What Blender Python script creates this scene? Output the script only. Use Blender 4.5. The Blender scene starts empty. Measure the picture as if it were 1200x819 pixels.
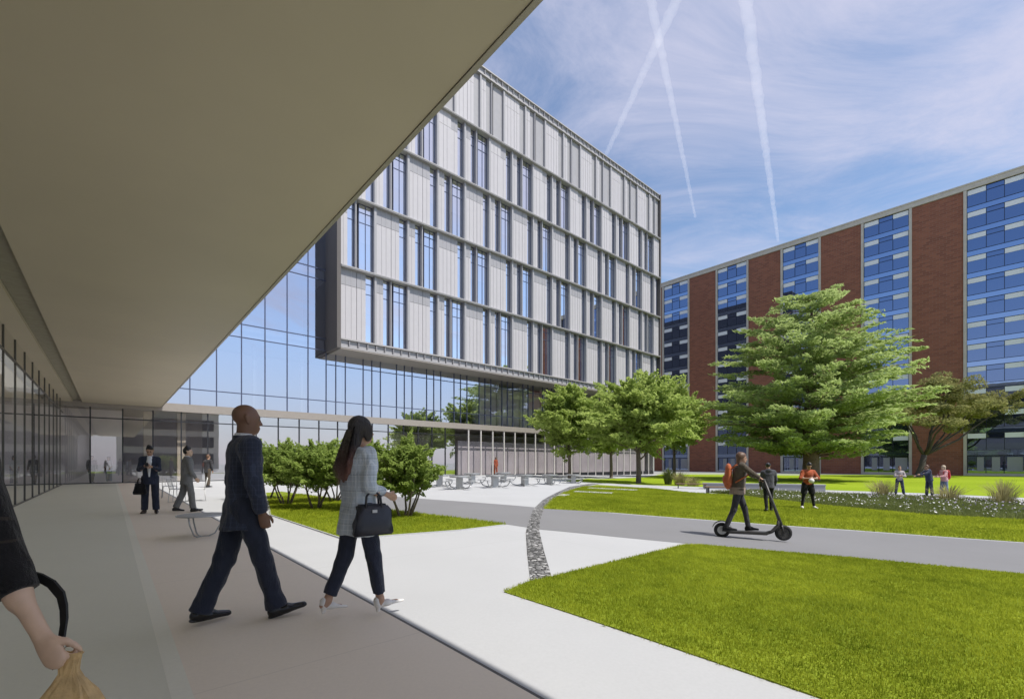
import bpy, bmesh, math, random
import numpy as np
from mathutils import Vector, Matrix

# ------------------------------------------------------------------ frame of reference
SC = bpy.context.scene
COL = SC.collection
FPX, CX, CY, EYE = 533.333, 600.0, 542.0, 1.35
NX, NY = 0.7498, 0.6617          # along the long facade of the white block
MX, MY = -0.6617, 0.7498         # along the covered walk


def W(n, m, z=0.0):
    return Vector((n * NX + m * MX, n * NY + m * MY, z))


def gz(x):
    s = math.log1p(math.exp(min(60.0, (x - 1.0) * 1.2))) / 1.2
    return -0.5 * (1 - math.exp(-s / 7.0))


def gp(px, py):
    """point of the ground seen at that place of the survey photograph"""
    d = FPX * EYE / (py - CY)
    for _ in range(30):
        x = (px - CX) / FPX * d
        d = 0.5 * d + 0.5 * FPX * (EYE - gz(x)) / (py - CY)
    x = (px - CX) / FPX * d
    return Vector((x, d, gz(x)))


def rnd(seed):
    return random.Random(seed)


# ------------------------------------------------------------------ tags and links
def tag(o, label=None, cat=None, group=None, kind=None):
    if label: o['label'] = label
    if cat: o['category'] = cat
    if group: o['group'] = group
    if kind: o['kind'] = kind
    return o


def empty(name, label, cat, loc=(0, 0, 0), rz=0.0, group=None):
    o = bpy.data.objects.new(name, None)
    COL.objects.link(o)
    o.location = loc
    o.rotation_euler = (0, 0, rz)
    o.empty_display_size = 0.2
    return tag(o, label, cat, group)


def link(name, me, mats=None, parent=None, smooth=False):
    o = bpy.data.objects.new(name, me)
    COL.objects.link(o)
    if mats is not None:
        for m in (mats if isinstance(mats, (list, tuple)) else [mats]):
            me.materials.append(m)
    if parent is not None:
        o.parent = parent
    if smooth:
        me.polygons.foreach_set('use_smooth', [True] * len(me.polygons))
    return o


def from_bm(name, bm, mats=None, parent=None, smooth=False):
    me = bpy.data.meshes.new(name)
    bm.to_mesh(me)
    bm.free()
    return link(name, me, mats, parent, smooth)


def from_np(name, verts, faces, mats=None, parent=None, smooth=False, mat_idx=None):
    """verts (n,3), faces (k,3 or 4) numpy"""
    me = bpy.data.meshes.new(name)
    nv, nf, c = len(verts), len(faces), faces.shape[1]
    me.vertices.add(nv)
    me.vertices.foreach_set('co', np.asarray(verts, np.float32).ravel())
    me.loops.add(nf * c)
    me.loops.foreach_set('vertex_index', np.asarray(faces, np.int32).ravel())
    me.polygons.add(nf)
    me.polygons.foreach_set('loop_start', np.arange(nf, dtype=np.int32) * c)
    if mat_idx is not None:
        me.polygons.foreach_set('material_index', np.asarray(mat_idx, np.int32))
    me.update(calc_edges=True)
    me.validate()
    return link(name, me, mats, parent, smooth)


def children(o):
    return [c for c in bpy.data.objects if c.parent == o]


def copy_tree(o, parent=None, kids=None):
    c = o.copy()
    COL.objects.link(c)
    if parent is not None:
        c.parent = parent
    for ch in (kids if kids is not None else children(o)):
        copy_tree(ch, c)
    return c


# ------------------------------------------------------------------ shapes into a bmesh
def hexa(bm, p, mi=0):
    v = [bm.verts.new(q) for q in p]
    for f in ((0, 3, 2, 1), (4, 5, 6, 7), (0, 1, 5, 4), (1, 2, 6, 5), (2, 3, 7, 6), (3, 0, 4, 7)):
        bm.faces.new([v[i] for i in f]).material_index = mi


def bx(bm, x0, x1, y0, y1, z0, z1, mi=0):
    hexa(bm, [(x0, y0, z0), (x1, y0, z0), (x1, y1, z0), (x0, y1, z0),
              (x0, y0, z1), (x1, y0, z1), (x1, y1, z1), (x0, y1, z1)], mi)


def nb(bm, n0, n1, m0, m1, z0, z1, mi=0):
    hexa(bm, [W(n0, m0, z0), W(n1, m0, z0), W(n1, m1, z0), W(n0, m1, z0),
              W(n0, m0, z1), W(n1, m0, z1), W(n1, m1, z1), W(n0, m1, z1)], mi)


def sheet(bm, n0, n1, m, z0, z1):
    bm.faces.new([bm.verts.new(p) for p in (W(n0, m, z0), W(n1, m, z0), W(n1, m, z1), W(n0, m, z1))])


def tube(bm, pts, radii, seg=8, mi=0, caps=True):
    pts = [Vector(p) for p in pts]
    if not isinstance(radii, (list, tuple)):
        radii = [radii] * len(pts)
    rings = []
    ref = Vector((0.13, 0.21, 0.97)).normalized()
    for i, p in enumerate(pts):
        a = pts[max(0, i - 1)]
        b = pts[min(len(pts) - 1, i + 1)]
        t = (b - a).normalized()
        if i == 0:
            u = t.cross(ref)
            if u.length < 0.05:
                u = t.cross(Vector((1, 0, 0)))
        else:
            u = u - t * u.dot(t)
        u.normalize()
        v = t.cross(u)
        rings.append([bm.verts.new(p + (u * math.cos(2 * math.pi * k / seg) + v * math.sin(2 * math.pi * k / seg)) * radii[i])
                      for k in range(seg)])
    for r0, r1 in zip(rings[:-1], rings[1:]):
        for k in range(seg):
            f = bm.faces.new((r0[k], r0[(k + 1) % seg], r1[(k + 1) % seg], r1[k]))
            f.material_index = mi
            f.smooth = True
    if caps:
        bm.faces.new(list(reversed(rings[0]))).material_index = mi
        bm.faces.new(rings[-1]).material_index = mi


def disc(bm, c, r, z0, z1, seg=28, mi=0):
    lo = [bm.verts.new((c[0] + r * math.cos(2 * math.pi * k / seg), c[1] + r * math.sin(2 * math.pi * k / seg), z0)) for k in range(seg)]
    hi = [bm.verts.new((v.co.x, v.co.y, z1)) for v in lo]
    bm.faces.new(list(reversed(lo))).material_index = mi
    bm.faces.new(hi).material_index = mi
    for k in range(seg):
        bm.faces.new((lo[k], lo[(k + 1) % seg], hi[(k + 1) % seg], hi[k])).material_index = mi


XL = [-60, -30, -15, -8] + [x * 0.5 for x in range(-8, 24)] + [12, 13, 14, 15, 16, 18, 20, 22, 25, 28, 32, 36, 42, 60]


def drape(name, pts, dz, mat, parent=None, kind='structure', thick=0.0):
    """flat paving or lawn polygon laid on the gently falling ground"""
    bm = bmesh.new()
    f = bm.faces.new([bm.verts.new((p[0], p[1], 0)) for p in pts])
    if f.normal.z < 0 or f.calc_center_median() is None:
        pass
    bm.normal_update()
    if f.normal.z < 0:
        f.normal_flip()
    bmesh.ops.triangulate(bm, faces=bm.faces[:], ngon_method='EAR_CLIP')
    for x in XL:
        bmesh.ops.bisect_plane(bm, geom=bm.verts[:] + bm.edges[:] + bm.faces[:], dist=1e-5,
                               plane_co=(x, 0, 0), plane_no=(1, 0, 0))
    for v in bm.verts:
        v.co.z = gz(v.co.x) + dz
    if thick:
        edges = [e for e in bm.edges if e.is_boundary]
        r = bmesh.ops.extrude_edge_only(bm, edges=edges)
        for v in [g for g in r['geom'] if isinstance(g, bmesh.types.BMVert)]:
            v.co.z -= thick
    bmesh.ops.recalc_face_normals(bm, faces=bm.faces[:])
    ups = sum(f.normal.z for f in bm.faces if abs(f.normal.z) > 0.5)
    if ups < 0:
        for f in bm.faces: f.normal_flip()
    o = from_bm(name, bm, mat, parent)
    if kind: o['kind'] = kind
    return o


# ------------------------------------------------------------------ materials
def lin(c):
    return tuple(((v / 255) / 12.92 if v / 255 <= 0.04045 else ((v / 255 + 0.055) / 1.055) ** 2.4) for v in c)


class NT:
    def __init__(s, name):
        s.m = bpy.data.materials.new(name)
        s.m.use_nodes = True
        s.t = s.m.node_tree
        s.t.nodes.clear()
        s.out = s.n('ShaderNodeOutputMaterial')

    def n(s, typ, **kw):
        nd = s.t.nodes.new(typ)
        for k, v in kw.items():
            if k.startswith('i_'):
                key = k[2:]
                key = int(key) if key.isdigit() else key.replace('_', ' ')
                nd.inputs[key].default_value = v
            else:
                setattr(nd, k, v)
        return nd

    def l(s, a, b):
        s.t.links.new(a, b)

    def coord(s, kind='Object', scale=(1, 1, 1), rot=(0, 0, 0)):
        tc = s.n('ShaderNodeTexCoord')
        mp = s.n('ShaderNodeMapping')
        mp.inputs['Scale'].default_value = scale
        mp.inputs['Rotation'].default_value = rot
        s.l(tc.outputs[kind], mp.inputs['Vector'])
        return mp.outputs['Vector']

    def noise(s, vec, scale, detail=4, rough=0.55):
        nd = s.n('ShaderNodeTexNoise')
        nd.inputs['Scale'].default_value = scale
        nd.inputs['Detail'].default_value = detail
        nd.inputs['Roughness'].default_value = rough
        s.l(vec, nd.inputs['Vector'])
        return nd.outputs['Fac']

    def ramp(s, fac, stops):
        nd = s.n('ShaderNodeValToRGB')
        el = nd.color_ramp.elements
        while len(el) < len(stops): el.new(0.5)
        for e, (p, c) in zip(el, stops):
            e.position = p
            e.color = (*c, 1) if len(c) == 3 else c
        s.l(fac, nd.inputs['Fac'])
        return nd.outputs['Color']

    def mix(s, fac, a, b, mode='MIX'):
        nd = s.n('ShaderNodeMix', data_type='RGBA', blend_type=mode)
        for sock, v in ((nd.inputs[0], fac), (nd.inputs[6], a), (nd.inputs[7], b)):
            if hasattr(v, 'links'): s.l(v, sock)
            elif isinstance(v, (int, float)): sock.default_value = v
            else: sock.default_value = (*v, 1)
        return nd.outputs[2]

    def math(s, op, a, b=None):
        nd = s.n('ShaderNodeMath', operation=op)
        for i, v in enumerate((a, b)):
            if v is None: continue
            if hasattr(v, 'links'): s.l(v, nd.inputs[i])
            else: nd.inputs[i].default_value = v
        return nd.outputs[0]

    def bump(s, h, strength=0.3, dist=0.01):
        nd = s.n('ShaderNodeBump')
        nd.inputs['Strength'].default_value = strength
        nd.inputs['Distance'].default_value = dist
        s.l(h, nd.inputs['Height'])
        return nd.outputs['Normal']

    def bsdf(s, col, rough=0.6, metal=0.0, normal=None, spec=0.5):
        nd = s.n('ShaderNodeBsdfPrincipled')
        for k, v in (('Base Color', col), ('Roughness', rough), ('Metallic', metal)):
            if hasattr(v, 'links'): s.l(v, nd.inputs[k])
            elif isinstance(v, (int, float)): nd.inputs[k].default_value = v
            else: nd.inputs[k].default_value = (*v, 1)
        nd.inputs['Specular IOR Level'].default_value = spec
        if normal is not None: s.l(normal, nd.inputs['Normal'])
        return nd

    def done(s, sh):
        s.l(sh.outputs[0], s.out.inputs['Surface'])
        return s.m


def plain(name, col, rough=0.6, metal=0.0, var=0.12, scale=6.0, bump=0.0, bscale=60.0, spec=0.5):
    t = NT(name)
    v = t.coord()
    n1 = t.noise(v, scale, 5)
    c = t.ramp(n1, [(0.25, tuple(x * (1 - var) for x in col)), (0.75, tuple(min(1, x * (1 + var)) for x in col))])
    nm = t.bump(t.noise(v, bscale, 3), bump, 0.01) if bump else None
    return t.done(t.bsdf(c, rough, metal, nm, spec))


def cloth(name, col, var=0.2, weave=900.0, rough=0.85, extra=None):
    t = NT(name)
    v = t.coord()
    n1 = t.noise(v, 9, 4)
    n2 = t.noise(v, 240, 2)
    f = t.math('ADD', t.math('MULTIPLY', n1, 0.6), t.math('MULTIPLY', n2, 0.4))
    c = t.ramp(f, [(0.3, tuple(x * (1 - var) for x in col)), (0.7, tuple(x * (1 + var) for x in col))])
    if extra: c = extra(t, v, c)
    b = t.bump(t.math('ADD', t.noise(t.coord(scale=(1, 1, 0.45)), 14, 3), t.math('MULTIPLY', n2, 0.12)), 0.85, 0.035)
    nd = t.bsdf(c, rough, 0, b, 0.2)
    nd.inputs['Sheen Weight'].default_value = 0.15
    return t.done(nd)


def glass(name, tint, refl, base=0.12, rough=0.0, ior=1.5, wav=0.0, see=1.0):
    t = NT(name)
    lw = t.n('ShaderNodeLayerWeight')            # Schlick reflectance, the same from both sides of the pane
    lw.inputs['Blend'].default_value = .5
    f0 = base + ((ior - 1) / (ior + 1)) ** 2
    fac = t.math('ADD', t.math('MULTIPLY', t.math('POWER', lw.outputs['Facing'], 5.0), 1 - f0), f0)
    tr = t.n('ShaderNodeBsdfTransparent')
    tr.inputs['Color'].default_value = (*[c * see for c in tint], 1)
    gl = t.n('ShaderNodeBsdfGlossy')
    gl.inputs['Color'].default_value = (*refl, 1)
    gl.inputs['Roughness'].default_value = rough
    if wav:
        nm = t.bump(t.noise(t.coord(scale=(1, 1, 1)), 0.35, 2), wav, 0.05)
        t.l(nm, gl.inputs['Normal'])
    mx = t.n('ShaderNodeMixShader')
    t.l(fac, mx.inputs[0])
    t.l(tr.outputs[0], mx.inputs[1])
    t.l(gl.outputs[0], mx.inputs[2])
    return t.done(mx)


def leafmat(name, dark, light, scale=0.6, trans=0.3, flecks=2.2):
    t = NT(name)
    v = t.coord()
    f = t.math('ADD', t.math('MULTIPLY', t.noise(v, scale, 3), 0.55), t.math('MULTIPLY', t.noise(v, scale * 9, 2), 0.45))
    c = t.ramp(f, [(0.34, dark), (0.66, light)])
    d = t.n('ShaderNodeBsdfDiffuse')
    t.l(c, d.inputs['Color'])
    tr = t.n('ShaderNodeBsdfTranslucent')
    t.l(t.mix(0.5, c, tuple(min(1, x * 1.5) for x in light)), tr.inputs['Color'])
    mx = t.n('ShaderNodeMixShader')
    mx.inputs[0].default_value = trans
    t.l(d.outputs[0], mx.inputs[1])
    t.l(tr.outputs[0], mx.inputs[2])
    return t.done(mx)


def concrete(name, col, var=0.06, joint=None, jcol=0.75, rough=0.8, rot=0.0):
    t = NT(name)
    v = t.coord()
    f = t.math('ADD', t.math('MULTIPLY', t.noise(v, 0.5, 5), 0.5), t.math('MULTIPLY', t.noise(v, 40, 3, 0.7), 0.5))
    c = t.ramp(f, [(0.3, tuple(x * (1 - var) for x in col)), (0.7, tuple(x * (1 + var) for x in col))])
    h = t.noise(v, 90, 3)
    if joint:
        w = t.coord(rot=(0, 0, rot))
        b = t.n('ShaderNodeTexBrick', offset=0.0)
        b.inputs['Scale'].default_value = 1.0
        b.inputs['Brick Width'].default_value = joint[0]
        b.inputs['Row Height'].default_value = joint[1]
        b.inputs['Mortar Size'].default_value = joint[2]
        b.inputs['Mortar Smooth'].default_value = 0.3
        t.l(w, b.inputs['Vector'])
        c = t.mix(b.outputs['Fac'], c, tuple(x * jcol for x in col))
    return t.done(t.bsdf(c, rough, 0, t.bump(h, 0.12, 0.004), 0.3))


M = {}
NROT = -math.atan2(NY, NX)
M['ground'] = concrete('ground concrete', (0.33, 0.33, 0.32))
M['plaza'] = concrete('pale plaza concrete', (0.425, 0.432, 0.437), 0.06, (6.0, 6.0, 0.012), 0.93, rot=NROT)
M['walk'] = concrete('beige walk paving', (0.77, 0.675, 0.555), 0.05, (3.2, 3.2, 0.008), 0.9, rot=NROT)
M['entry'] = concrete('grey green entry paving', (0.66, 0.64, 0.535), 0.04)
M['entryedge'] = concrete('pale edging', (0.74, 0.71, 0.60), 0.05)
M['path'] = concrete('grey path concrete', (0.20, 0.20, 0.205), 0.08)
M['joint'] = plain('dark joint', (0.09, 0.085, 0.08))
M['soffit'] = plain('soffit panel', (0.485, 0.42, 0.30), 0.55, 0, 0.09, 0.25)
M['slot'] = plain('soffit slot', (0.32, 0.295, 0.22), 0.8)
M['fascia'] = plain('fascia metal', (0.34, 0.31, 0.245), 0.45, 0.2, 0.04)
M['panel'] = None
M['white'] = plain('white metal panel', (0.47, 0.455, 0.465), 0.42, 0, 0.03, 2.0)
M['spandrel'] = plain('grey ledge shade panel', (0.335, 0.33, 0.345), 0.42, 0, 0.04, 2.0)  # shade under the ledges, put into the colour of the panel tops
M['greypan'] = plain('grey metal panel', (0.34, 0.335, 0.345), 0.45, 0, 0.05, 2.0)
M['recess'] = plain('recess metal', (0.26, 0.255, 0.265), 0.5, 0.1, 0.05)
M['ledge'] = plain('ledge metal', (0.40, 0.385, 0.375), 0.45, 0.2, 0.05)
M['dark'] = plain('dark end cladding', (0.115, 0.105, 0.10), 0.75, 0, 0.05)
M['mull'] = plain('dark mullion', (0.035, 0.036, 0.042), 0.4, 0.4)
M['mull_walk'] = plain('bronze mullion', (0.11, 0.105, 0.095), 0.4, 0.3)
M['bmull'] = plain('blue grey mullion', (0.09, 0.105, 0.17), 0.35, 0.4)
M['fin'] = plain('white fin', (0.56, 0.535, 0.51), 0.5, 0, 0.03)
M['inwall'] = plain('interior wall', (0.84, 0.79, 0.81), 0.8, 0, 0.08, 0.7)
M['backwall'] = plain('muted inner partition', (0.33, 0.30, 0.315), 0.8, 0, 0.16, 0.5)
M['inwood'] = plain('interior column cladding', (0.60, 0.52, 0.42), 0.6, 0, 0.08)
M['infloor'] = plain('interior floor', (0.38, 0.36, 0.34), 0.35, 0, 0.08)
M['inceil'] = plain('interior ceiling', (0.62, 0.61, 0.6), 0.8, 0, 0.05)
M['band'] = plain('slab band', (0.30, 0.27, 0.24), 0.55, 0.1, 0.05)
M['glass_cw'] = glass('blue coated glazing', (0.6, 0.66, 0.76), (0.84, 0.87, 0.97), 0.60, 0, 1.5, 0.03)
M['glass_sf'] = glass('shopfront glazing', (0.80, 0.80, 0.82), (0.97, 0.98, 1.0), 0.52, 0, 1.5, 0.02)
M['glass_lobby'] = glass('lobby glazing', (0.88, 0.88, 0.88), (0.95, 0.94, 0.95), 0.24, 0, 1.45, 0.02)
M['glass_upper'] = glass('upper clear glazing', (0.8, 0.8, 0.8), (0.85, 0.86, 0.95), 0.22, 0, 1.45, 0.02)
M['glass_clear'] = glass('clear shopfront glazing', (0.93, 0.93, 0.94), (0.9, 0.92, 1.0), 0.0, 0, 1.35, 0.02)
M['glass_left'] = glass('walkway glazing', (0.80, 0.81, 0.78), (0.95, 0.95, 0.93), 0.42, 0, 1.55, 0.015)
M['glass_win'] = glass('window glazing', (0.5, 0.55, 0.62), (0.93, 0.94, 0.98), 0.78, 0, 1.5, 0.03)


def redglass(name, base, refl, fac):
    t = NT(name)
    d = t.n('ShaderNodeBsdfDiffuse'); d.inputs['Color'].default_value = (*base, 1)
    g = t.n('ShaderNodeBsdfGlossy'); g.inputs['Color'].default_value = (*refl, 1); g.inputs['Roughness'].default_value = 0.01
    fr = t.n('ShaderNodeFresnel'); fr.inputs['IOR'].default_value = 1.5
    t.l(t.bump(t.noise(t.coord(), 0.4, 2), 0.05, 0.05), g.inputs['Normal'])
    mx = t.n('ShaderNodeMixShader')
    t.l(t.math('MINIMUM', t.math('ADD', fr.outputs[0], fac), 1.0), mx.inputs[0])
    t.l(d.outputs[0], mx.inputs[1]); t.l(g.outputs[0], mx.inputs[2])
    return t.done(mx)


M['rglass'] = redglass('tower window glass', (0.012, 0.014, 0.02), (0.42, 0.54, 0.86), 0.42)
M['rspan'] = redglass('tower spandrel glass', (0.04, 0.05, 0.075), (0.52, 0.66, 0.98), 0.55)
M['rframe'] = plain('tower window frame', (0.014, 0.016, 0.024), 0.4, 0.3)
M['blind'] = plain('white blind', (0.82, 0.82, 0.82), 0.6, 0, 0.03)
M['stone'] = plain('beige stone', (0.56, 0.50, 0.42), 0.75, 0, 0.1, 1.2, 0.2, 30)


def brick():
    t = NT('red brick')
    v = t.coord(rot=(0, 0, -math.atan2(MY, MX)))
    sep = t.n('ShaderNodeSeparateXYZ'); t.l(v, sep.inputs[0])
    cmb = t.n('ShaderNodeCombineXYZ'); t.l(sep.outputs[0], cmb.inputs[0]); t.l(sep.outputs[2], cmb.inputs[1])
    b = t.n('ShaderNodeTexBrick')
    b.inputs['Scale'].default_value = 1.0
    b.inputs['Brick Width'].default_value = 0.75
    b.inputs['Row Height'].default_value = 0.30
    b.inputs['Mortar Size'].default_value = 0.022
    b.inputs['Color1'].default_value = (0.345, 0.135, 0.080, 1)
    b.inputs['Color2'].default_value = (0.225, 0.090, 0.058, 1)
    b.inputs['Mortar'].default_value = (0.28, 0.18, 0.14, 1)
    t.l(cmb.outputs[0], b.inputs['Vector'])
    c = t.mix(t.math('MULTIPLY', t.noise(v, 0.25, 4), 0.5), b.outputs['Color'], (0.27, 0.10, 0.06))
    return t.done(t.bsdf(c, 0.85, 0, None, 0.2))


M['brick'] = brick()


def grassmat(name, a, b, c2, scale=0.35):
    t = NT(name)
    v = t.coord()
    f = t.math('ADD', t.math('MULTIPLY', t.noise(v, scale, 4), 0.5), t.math('MULTIPLY', t.noise(v, 22, 4, 0.7), 0.5))
    c = t.ramp(f, [(0.3, a), (0.5, b), (0.72, c2)])
    return t.done(t.bsdf(c, 0.9, 0, t.bump(t.noise(v, 60, 3), 0.6, 0.03), 0.1))


G0, G1, G2 = (0.115, 0.165, 0.012), (0.225, 0.290, 0.022), (0.35, 0.395, 0.045)
M['lawn'] = grassmat('lawn turf', tuple(x * .8 for x in G0), tuple(x * .85 for x in G1), tuple(x * .9 for x in G2))
M['farlawn'] = grassmat('far lawn turf', (0.19, 0.27, 0.012), (0.245, 0.335, 0.016), (0.31, 0.40, 0.03), 0.12)
M['blade'] = leafmat('grass blades', G0, (0.42, 0.465, 0.045), 0.42, 0.45)


def pebble():
    t = NT('river pebbles')
    v = t.coord()
    vo = t.n('ShaderNodeTexVoronoi'); vo.inputs['Scale'].default_value = 13
    t.l(v, vo.inputs['Vector'])
    sep = t.n('ShaderNodeSeparateColor'); t.l(vo.outputs['Color'], sep.inputs[0])
    c = t.ramp(sep.outputs[0], [(0.0, (0.07, 0.07, 0.068)), (0.5, (0.20, 0.20, 0.195)), (1.0, (0.46, 0.455, 0.45))])
    e = t.n('ShaderNodeTexVoronoi', feature='DISTANCE_TO_EDGE'); e.inputs['Scale'].default_value = 13
    t.l(v, e.inputs['Vector'])
    c = t.mix(t.math('LESS_THAN', e.outputs['Distance'], 0.07), c, (0.035, 0.035, 0.034))
    return t.done(t.bsdf(c, 0.8, 0, t.bump(e.outputs['Distance'], 1.0, 0.05), 0.3))


M['pebble'] = pebble()
M['bark'] = plain('grey brown bark', (0.15, 0.115, 0.09), 0.9, 0, 0.35, 9, 0.6, 25)
M['barkred'] = plain('furrowed brown bark', (0.20, 0.135, 0.105), 0.9, 0, 0.35, 5, 0.8, 14)
M['leaf_mid'] = leafmat('bright green leaves', (0.17, 0.235, 0.055), (0.45, 0.54, 0.16), 0.7, 0.45)
M['leaf_shrub'] = leafmat('shrub leaves', (0.115, 0.18, 0.045), (0.35, 0.44, 0.115), 1.6, 0.45)
M['leaf_big'] = leafmat('soft green sprays', (0.19, 0.25, 0.085), (0.45, 0.54, 0.21), 0.35, 0.42)
M['leaf_olive'] = leafmat('olive leaves', (0.14, 0.15, 0.055), (0.36, 0.35, 0.14), 0.8, 0.3)
M['steel'] = plain('grey metal', (0.45, 0.455, 0.46), 0.4, 0.5, 0.08)
M['wmetal'] = plain('white metal', (0.72, 0.72, 0.71), 0.4, 0.0, 0.04)
M['meshgrey'] = plain('grey mesh top', (0.33, 0.33, 0.32), 0.6, 0.2, 0.15, 60)

_t = NT('opal rooflight')
_b = _t.n('ShaderNodeBsdfTranslucent'); _b.inputs['Color'].default_value = (.8, .8, .8, 1)
M['opal'] = _t.done(_b)  # for the added opening that brightens the wing interior
# ================================================================== SETTING
def nm_poly(lst):
    return [W(n, m) for n, m in lst]


bm = bmesh.new()
xs = [-500] + XL + [900]
for a, b in zip(xs[:-1], xs[1:]):
    bm.faces.new([bm.verts.new((x, y, gz(x))) for x, y in ((a, -300), (b, -300), (b, 1200), (a, 1200))])
bmesh.ops.remove_doubles(bm, verts=bm.verts[:], dist=1e-4)
tag(from_bm('ground', bm, M['ground']), kind='structure')

# paved floor under the overhang
drape('entry_path', nm_poly([(-2.2, -14), (0.26, -14), (0.26, 39.55), (-2.2, 39.55)]), 0.010, M['entry'])
drape('entry_edging', nm_poly([(0.26, -14), (0.36, -14), (0.36, 39.55), (0.26, 39.55)]), 0.011, M['entryedge'])
drape('covered_walk', nm_poly([(0.36, -14), (1.855, -14), (1.855, 39.55), (0.36, 39.55)]), 0.010, M['walk'])
drape('paving_joint', nm_poly([(1.855, -14), (1.885, -14), (1.885, 39.55), (1.855, 39.55)]), 0.006, M['joint'])
drape('plaza', nm_poly([(1.885, -14), (62, -14), (66, 39.55), (1.885, 39.55)]), 0.005, M['plaza'])


def gpoly(lst):
    return [gp(x, y) for x, y in lst]


path_top = [(440, 580), (490, 584), (560, 589), (627, 594.5), (720, 601.5), (820, 609.2), (1000, 622), (1200, 636.3), (1420, 652)]
path_bot = [(1420, 692), (1200, 672.6), (1000, 653.5), (820, 638), (803, 637), (720, 629), (633, 620.5), (592, 614.2), (480, 600.8), (440, 596)]
drape('path', gpoly(path_top + path_bot), 0.009, M['path'])
peb_l = [(625.5, 700), (621.7, 681), (618, 650), (616.3, 624), (619.2, 612.3), (625, 596.7), (636, 586), (648.5, 579), (668, 570.2), (690, 566.8)]
peb_r = [(706, 566.4), (681.7, 570), (662, 576.3), (647, 585), (636.8, 596.7), (633, 610), (631.9, 622), (638, 648), (646.5, 676.8), (653, 697)]
drape('pebble_bed', gpoly(peb_l + peb_r), 0.013, M['pebble'])
lawn_front = [(590.9, 694.4), (621, 681.7), (646.5, 676.5), (662, 672.5), (720, 658.6), (803, 638.6), (820, 638.6), (1000, 654.2), (1200, 673.5),
              (1420, 694), (1900, 760), (1700, 1000), (1320, 940), (960, 819)]
drape('lawn', gpoly(lawn_front), 0.016, M['lawn'], thick=0.03)
lawn_mid = [(637.5, 596.3), (648, 585.2), (663, 576.6), (683, 570.4), (700, 568.0), (735, 570.2), (770, 573), (807, 577.2), (862, 580.3), (959, 591.5),
            (1092, 604), (1200, 609.5), (1420, 626), (1420, 651), (1200, 635.5), (1000, 621.2), (820, 608.5), (720, 600.8)]
drape('lawn', gpoly(lawn_mid), 0.014, M['lawn'], thick=0.03)
lawn_bed = [(311.5, 577.5), (315, 590), (318, 603.8), (402.8, 631.6), (540, 621.2), (590.5, 615.2), (592, 614), (480, 600.4), (440, 595.5), (395, 585), (330, 576)]
drape('lawn', gpoly(lawn_bed), 0.014, M['lawn'], thick=0.03)
kerb = gpoly([(311.0, 577.2), (314.2, 590), (317.3, 604.2), (402.5, 632.6), (540, 622.0), (591, 615.8)])
bm = bmesh.new()
for a, b in zip(kerb[:-1], kerb[1:]):
    d = (b - a).normalized(); s = Vector((-d.y, d.x, 0)) * 0.012
    hexa(bm, [a - s, b - s, b + s, a + s] + [p + Vector((0, 0, 0.03)) for p in (a - s, b - s, b + s, a + s)])
tag(from_bm('kerb', bm, M['plaza']), kind='structure')
bed = [(862, 580.1), (959, 591.3), (1092, 603.8), (1200, 609.3), (1420, 626), (1420, 603), (1200, 589.0), (1080, 583), (962, 578.6), (880, 575.2), (830, 577)]
M['soil'] = grassmat('planting bed soil', (0.07, 0.085, 0.02), (0.11, 0.13, 0.035), (0.16, 0.17, 0.06), 0.8)
drape('bed_ground', gpoly(bed), 0.010, M['soil'])
drape('garden_path', gpoly([(829, 576.6), (807, 577), (770, 572.8), (735, 570), (700, 567.8), (702, 566), (770, 569.0), (850, 571.6), (962, 574.2), (1080, 578), (1200, 583.4), (1420, 596),
                            (1420, 602.8), (1200, 588.8), (1080, 582.8), (962, 578.4), (880, 575.0)]), 0.008, M['plaza'])
far = [(702, 565.8), (770, 568.8), (850, 571.4), (962, 574.0), (1080, 577.8), (1200, 583.2), (1420, 596), (1900, 610), (1500, 560.5), (1200, 557.6), (960, 556.0), (776, 554.3), (756, 558), (690, 560.6), (660, 563.5)]
drape('far_lawn', gpoly(far), 0.012, M['farlawn'])
drape('forecourt_path', gpoly([(776, 554.9), (960, 556.6), (962, 557.0), (776, 555.5), (757, 559), (700, 561.3), (690, 560.9), (752, 558)]), 0.016, M['plaza'])

# ================================================================== WHITE PANELLED BLOCK
main = empty('panelled_building', 'tall pale panelled block with projecting upper storeys over blue curtain glass', 'building', W(38, 48, -0.6))
main_inv = main.location.copy()


def mpart(name, bm, mat, parent=None, smooth=False):
    """mesh drawn in world coordinates, hung under the block"""
    p = parent or main
    off = main_inv if (p is main or p.parent is main) else Vector((0, 0, 0))
    o = from_bm(name, bm, mat, None, smooth)
    o.parent = p
    if p is main:
        o.location = -main_inv
    return o


N0, N1, MF = 13.77, 62.7, 37.25
ZB, ZT = 10.7, 42.1
ROWS = [11.5, 17.46, 23.42, 29.38, 35.34, 41.3]
MOD = 6.3
bm = bmesh.new()
nb(bm, N0 + .32, N1 - .02, MF + .55, 96, ZB + .06, ZT - .5)
mpart('core', bm, M['recess'])
bm = bmesh.new()
nb(bm, N0 - .02, N0 + .30, MF - .28, 62, ZB, ZT)
mpart('end_wall', bm, M['dark'])
bm = bmesh.new()
nb(bm, N1, N1 + .25, MF - .28, 96, ZB, ZT)
mpart('end_wall', bm, M['dark'])
bm = bmesh.new()
nb(bm, N0 + .31, N1 - .01, MF - .2, 39.75, ZB - .05, ZB + .05)
mpart('box_soffit', bm, M['band'])


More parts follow.
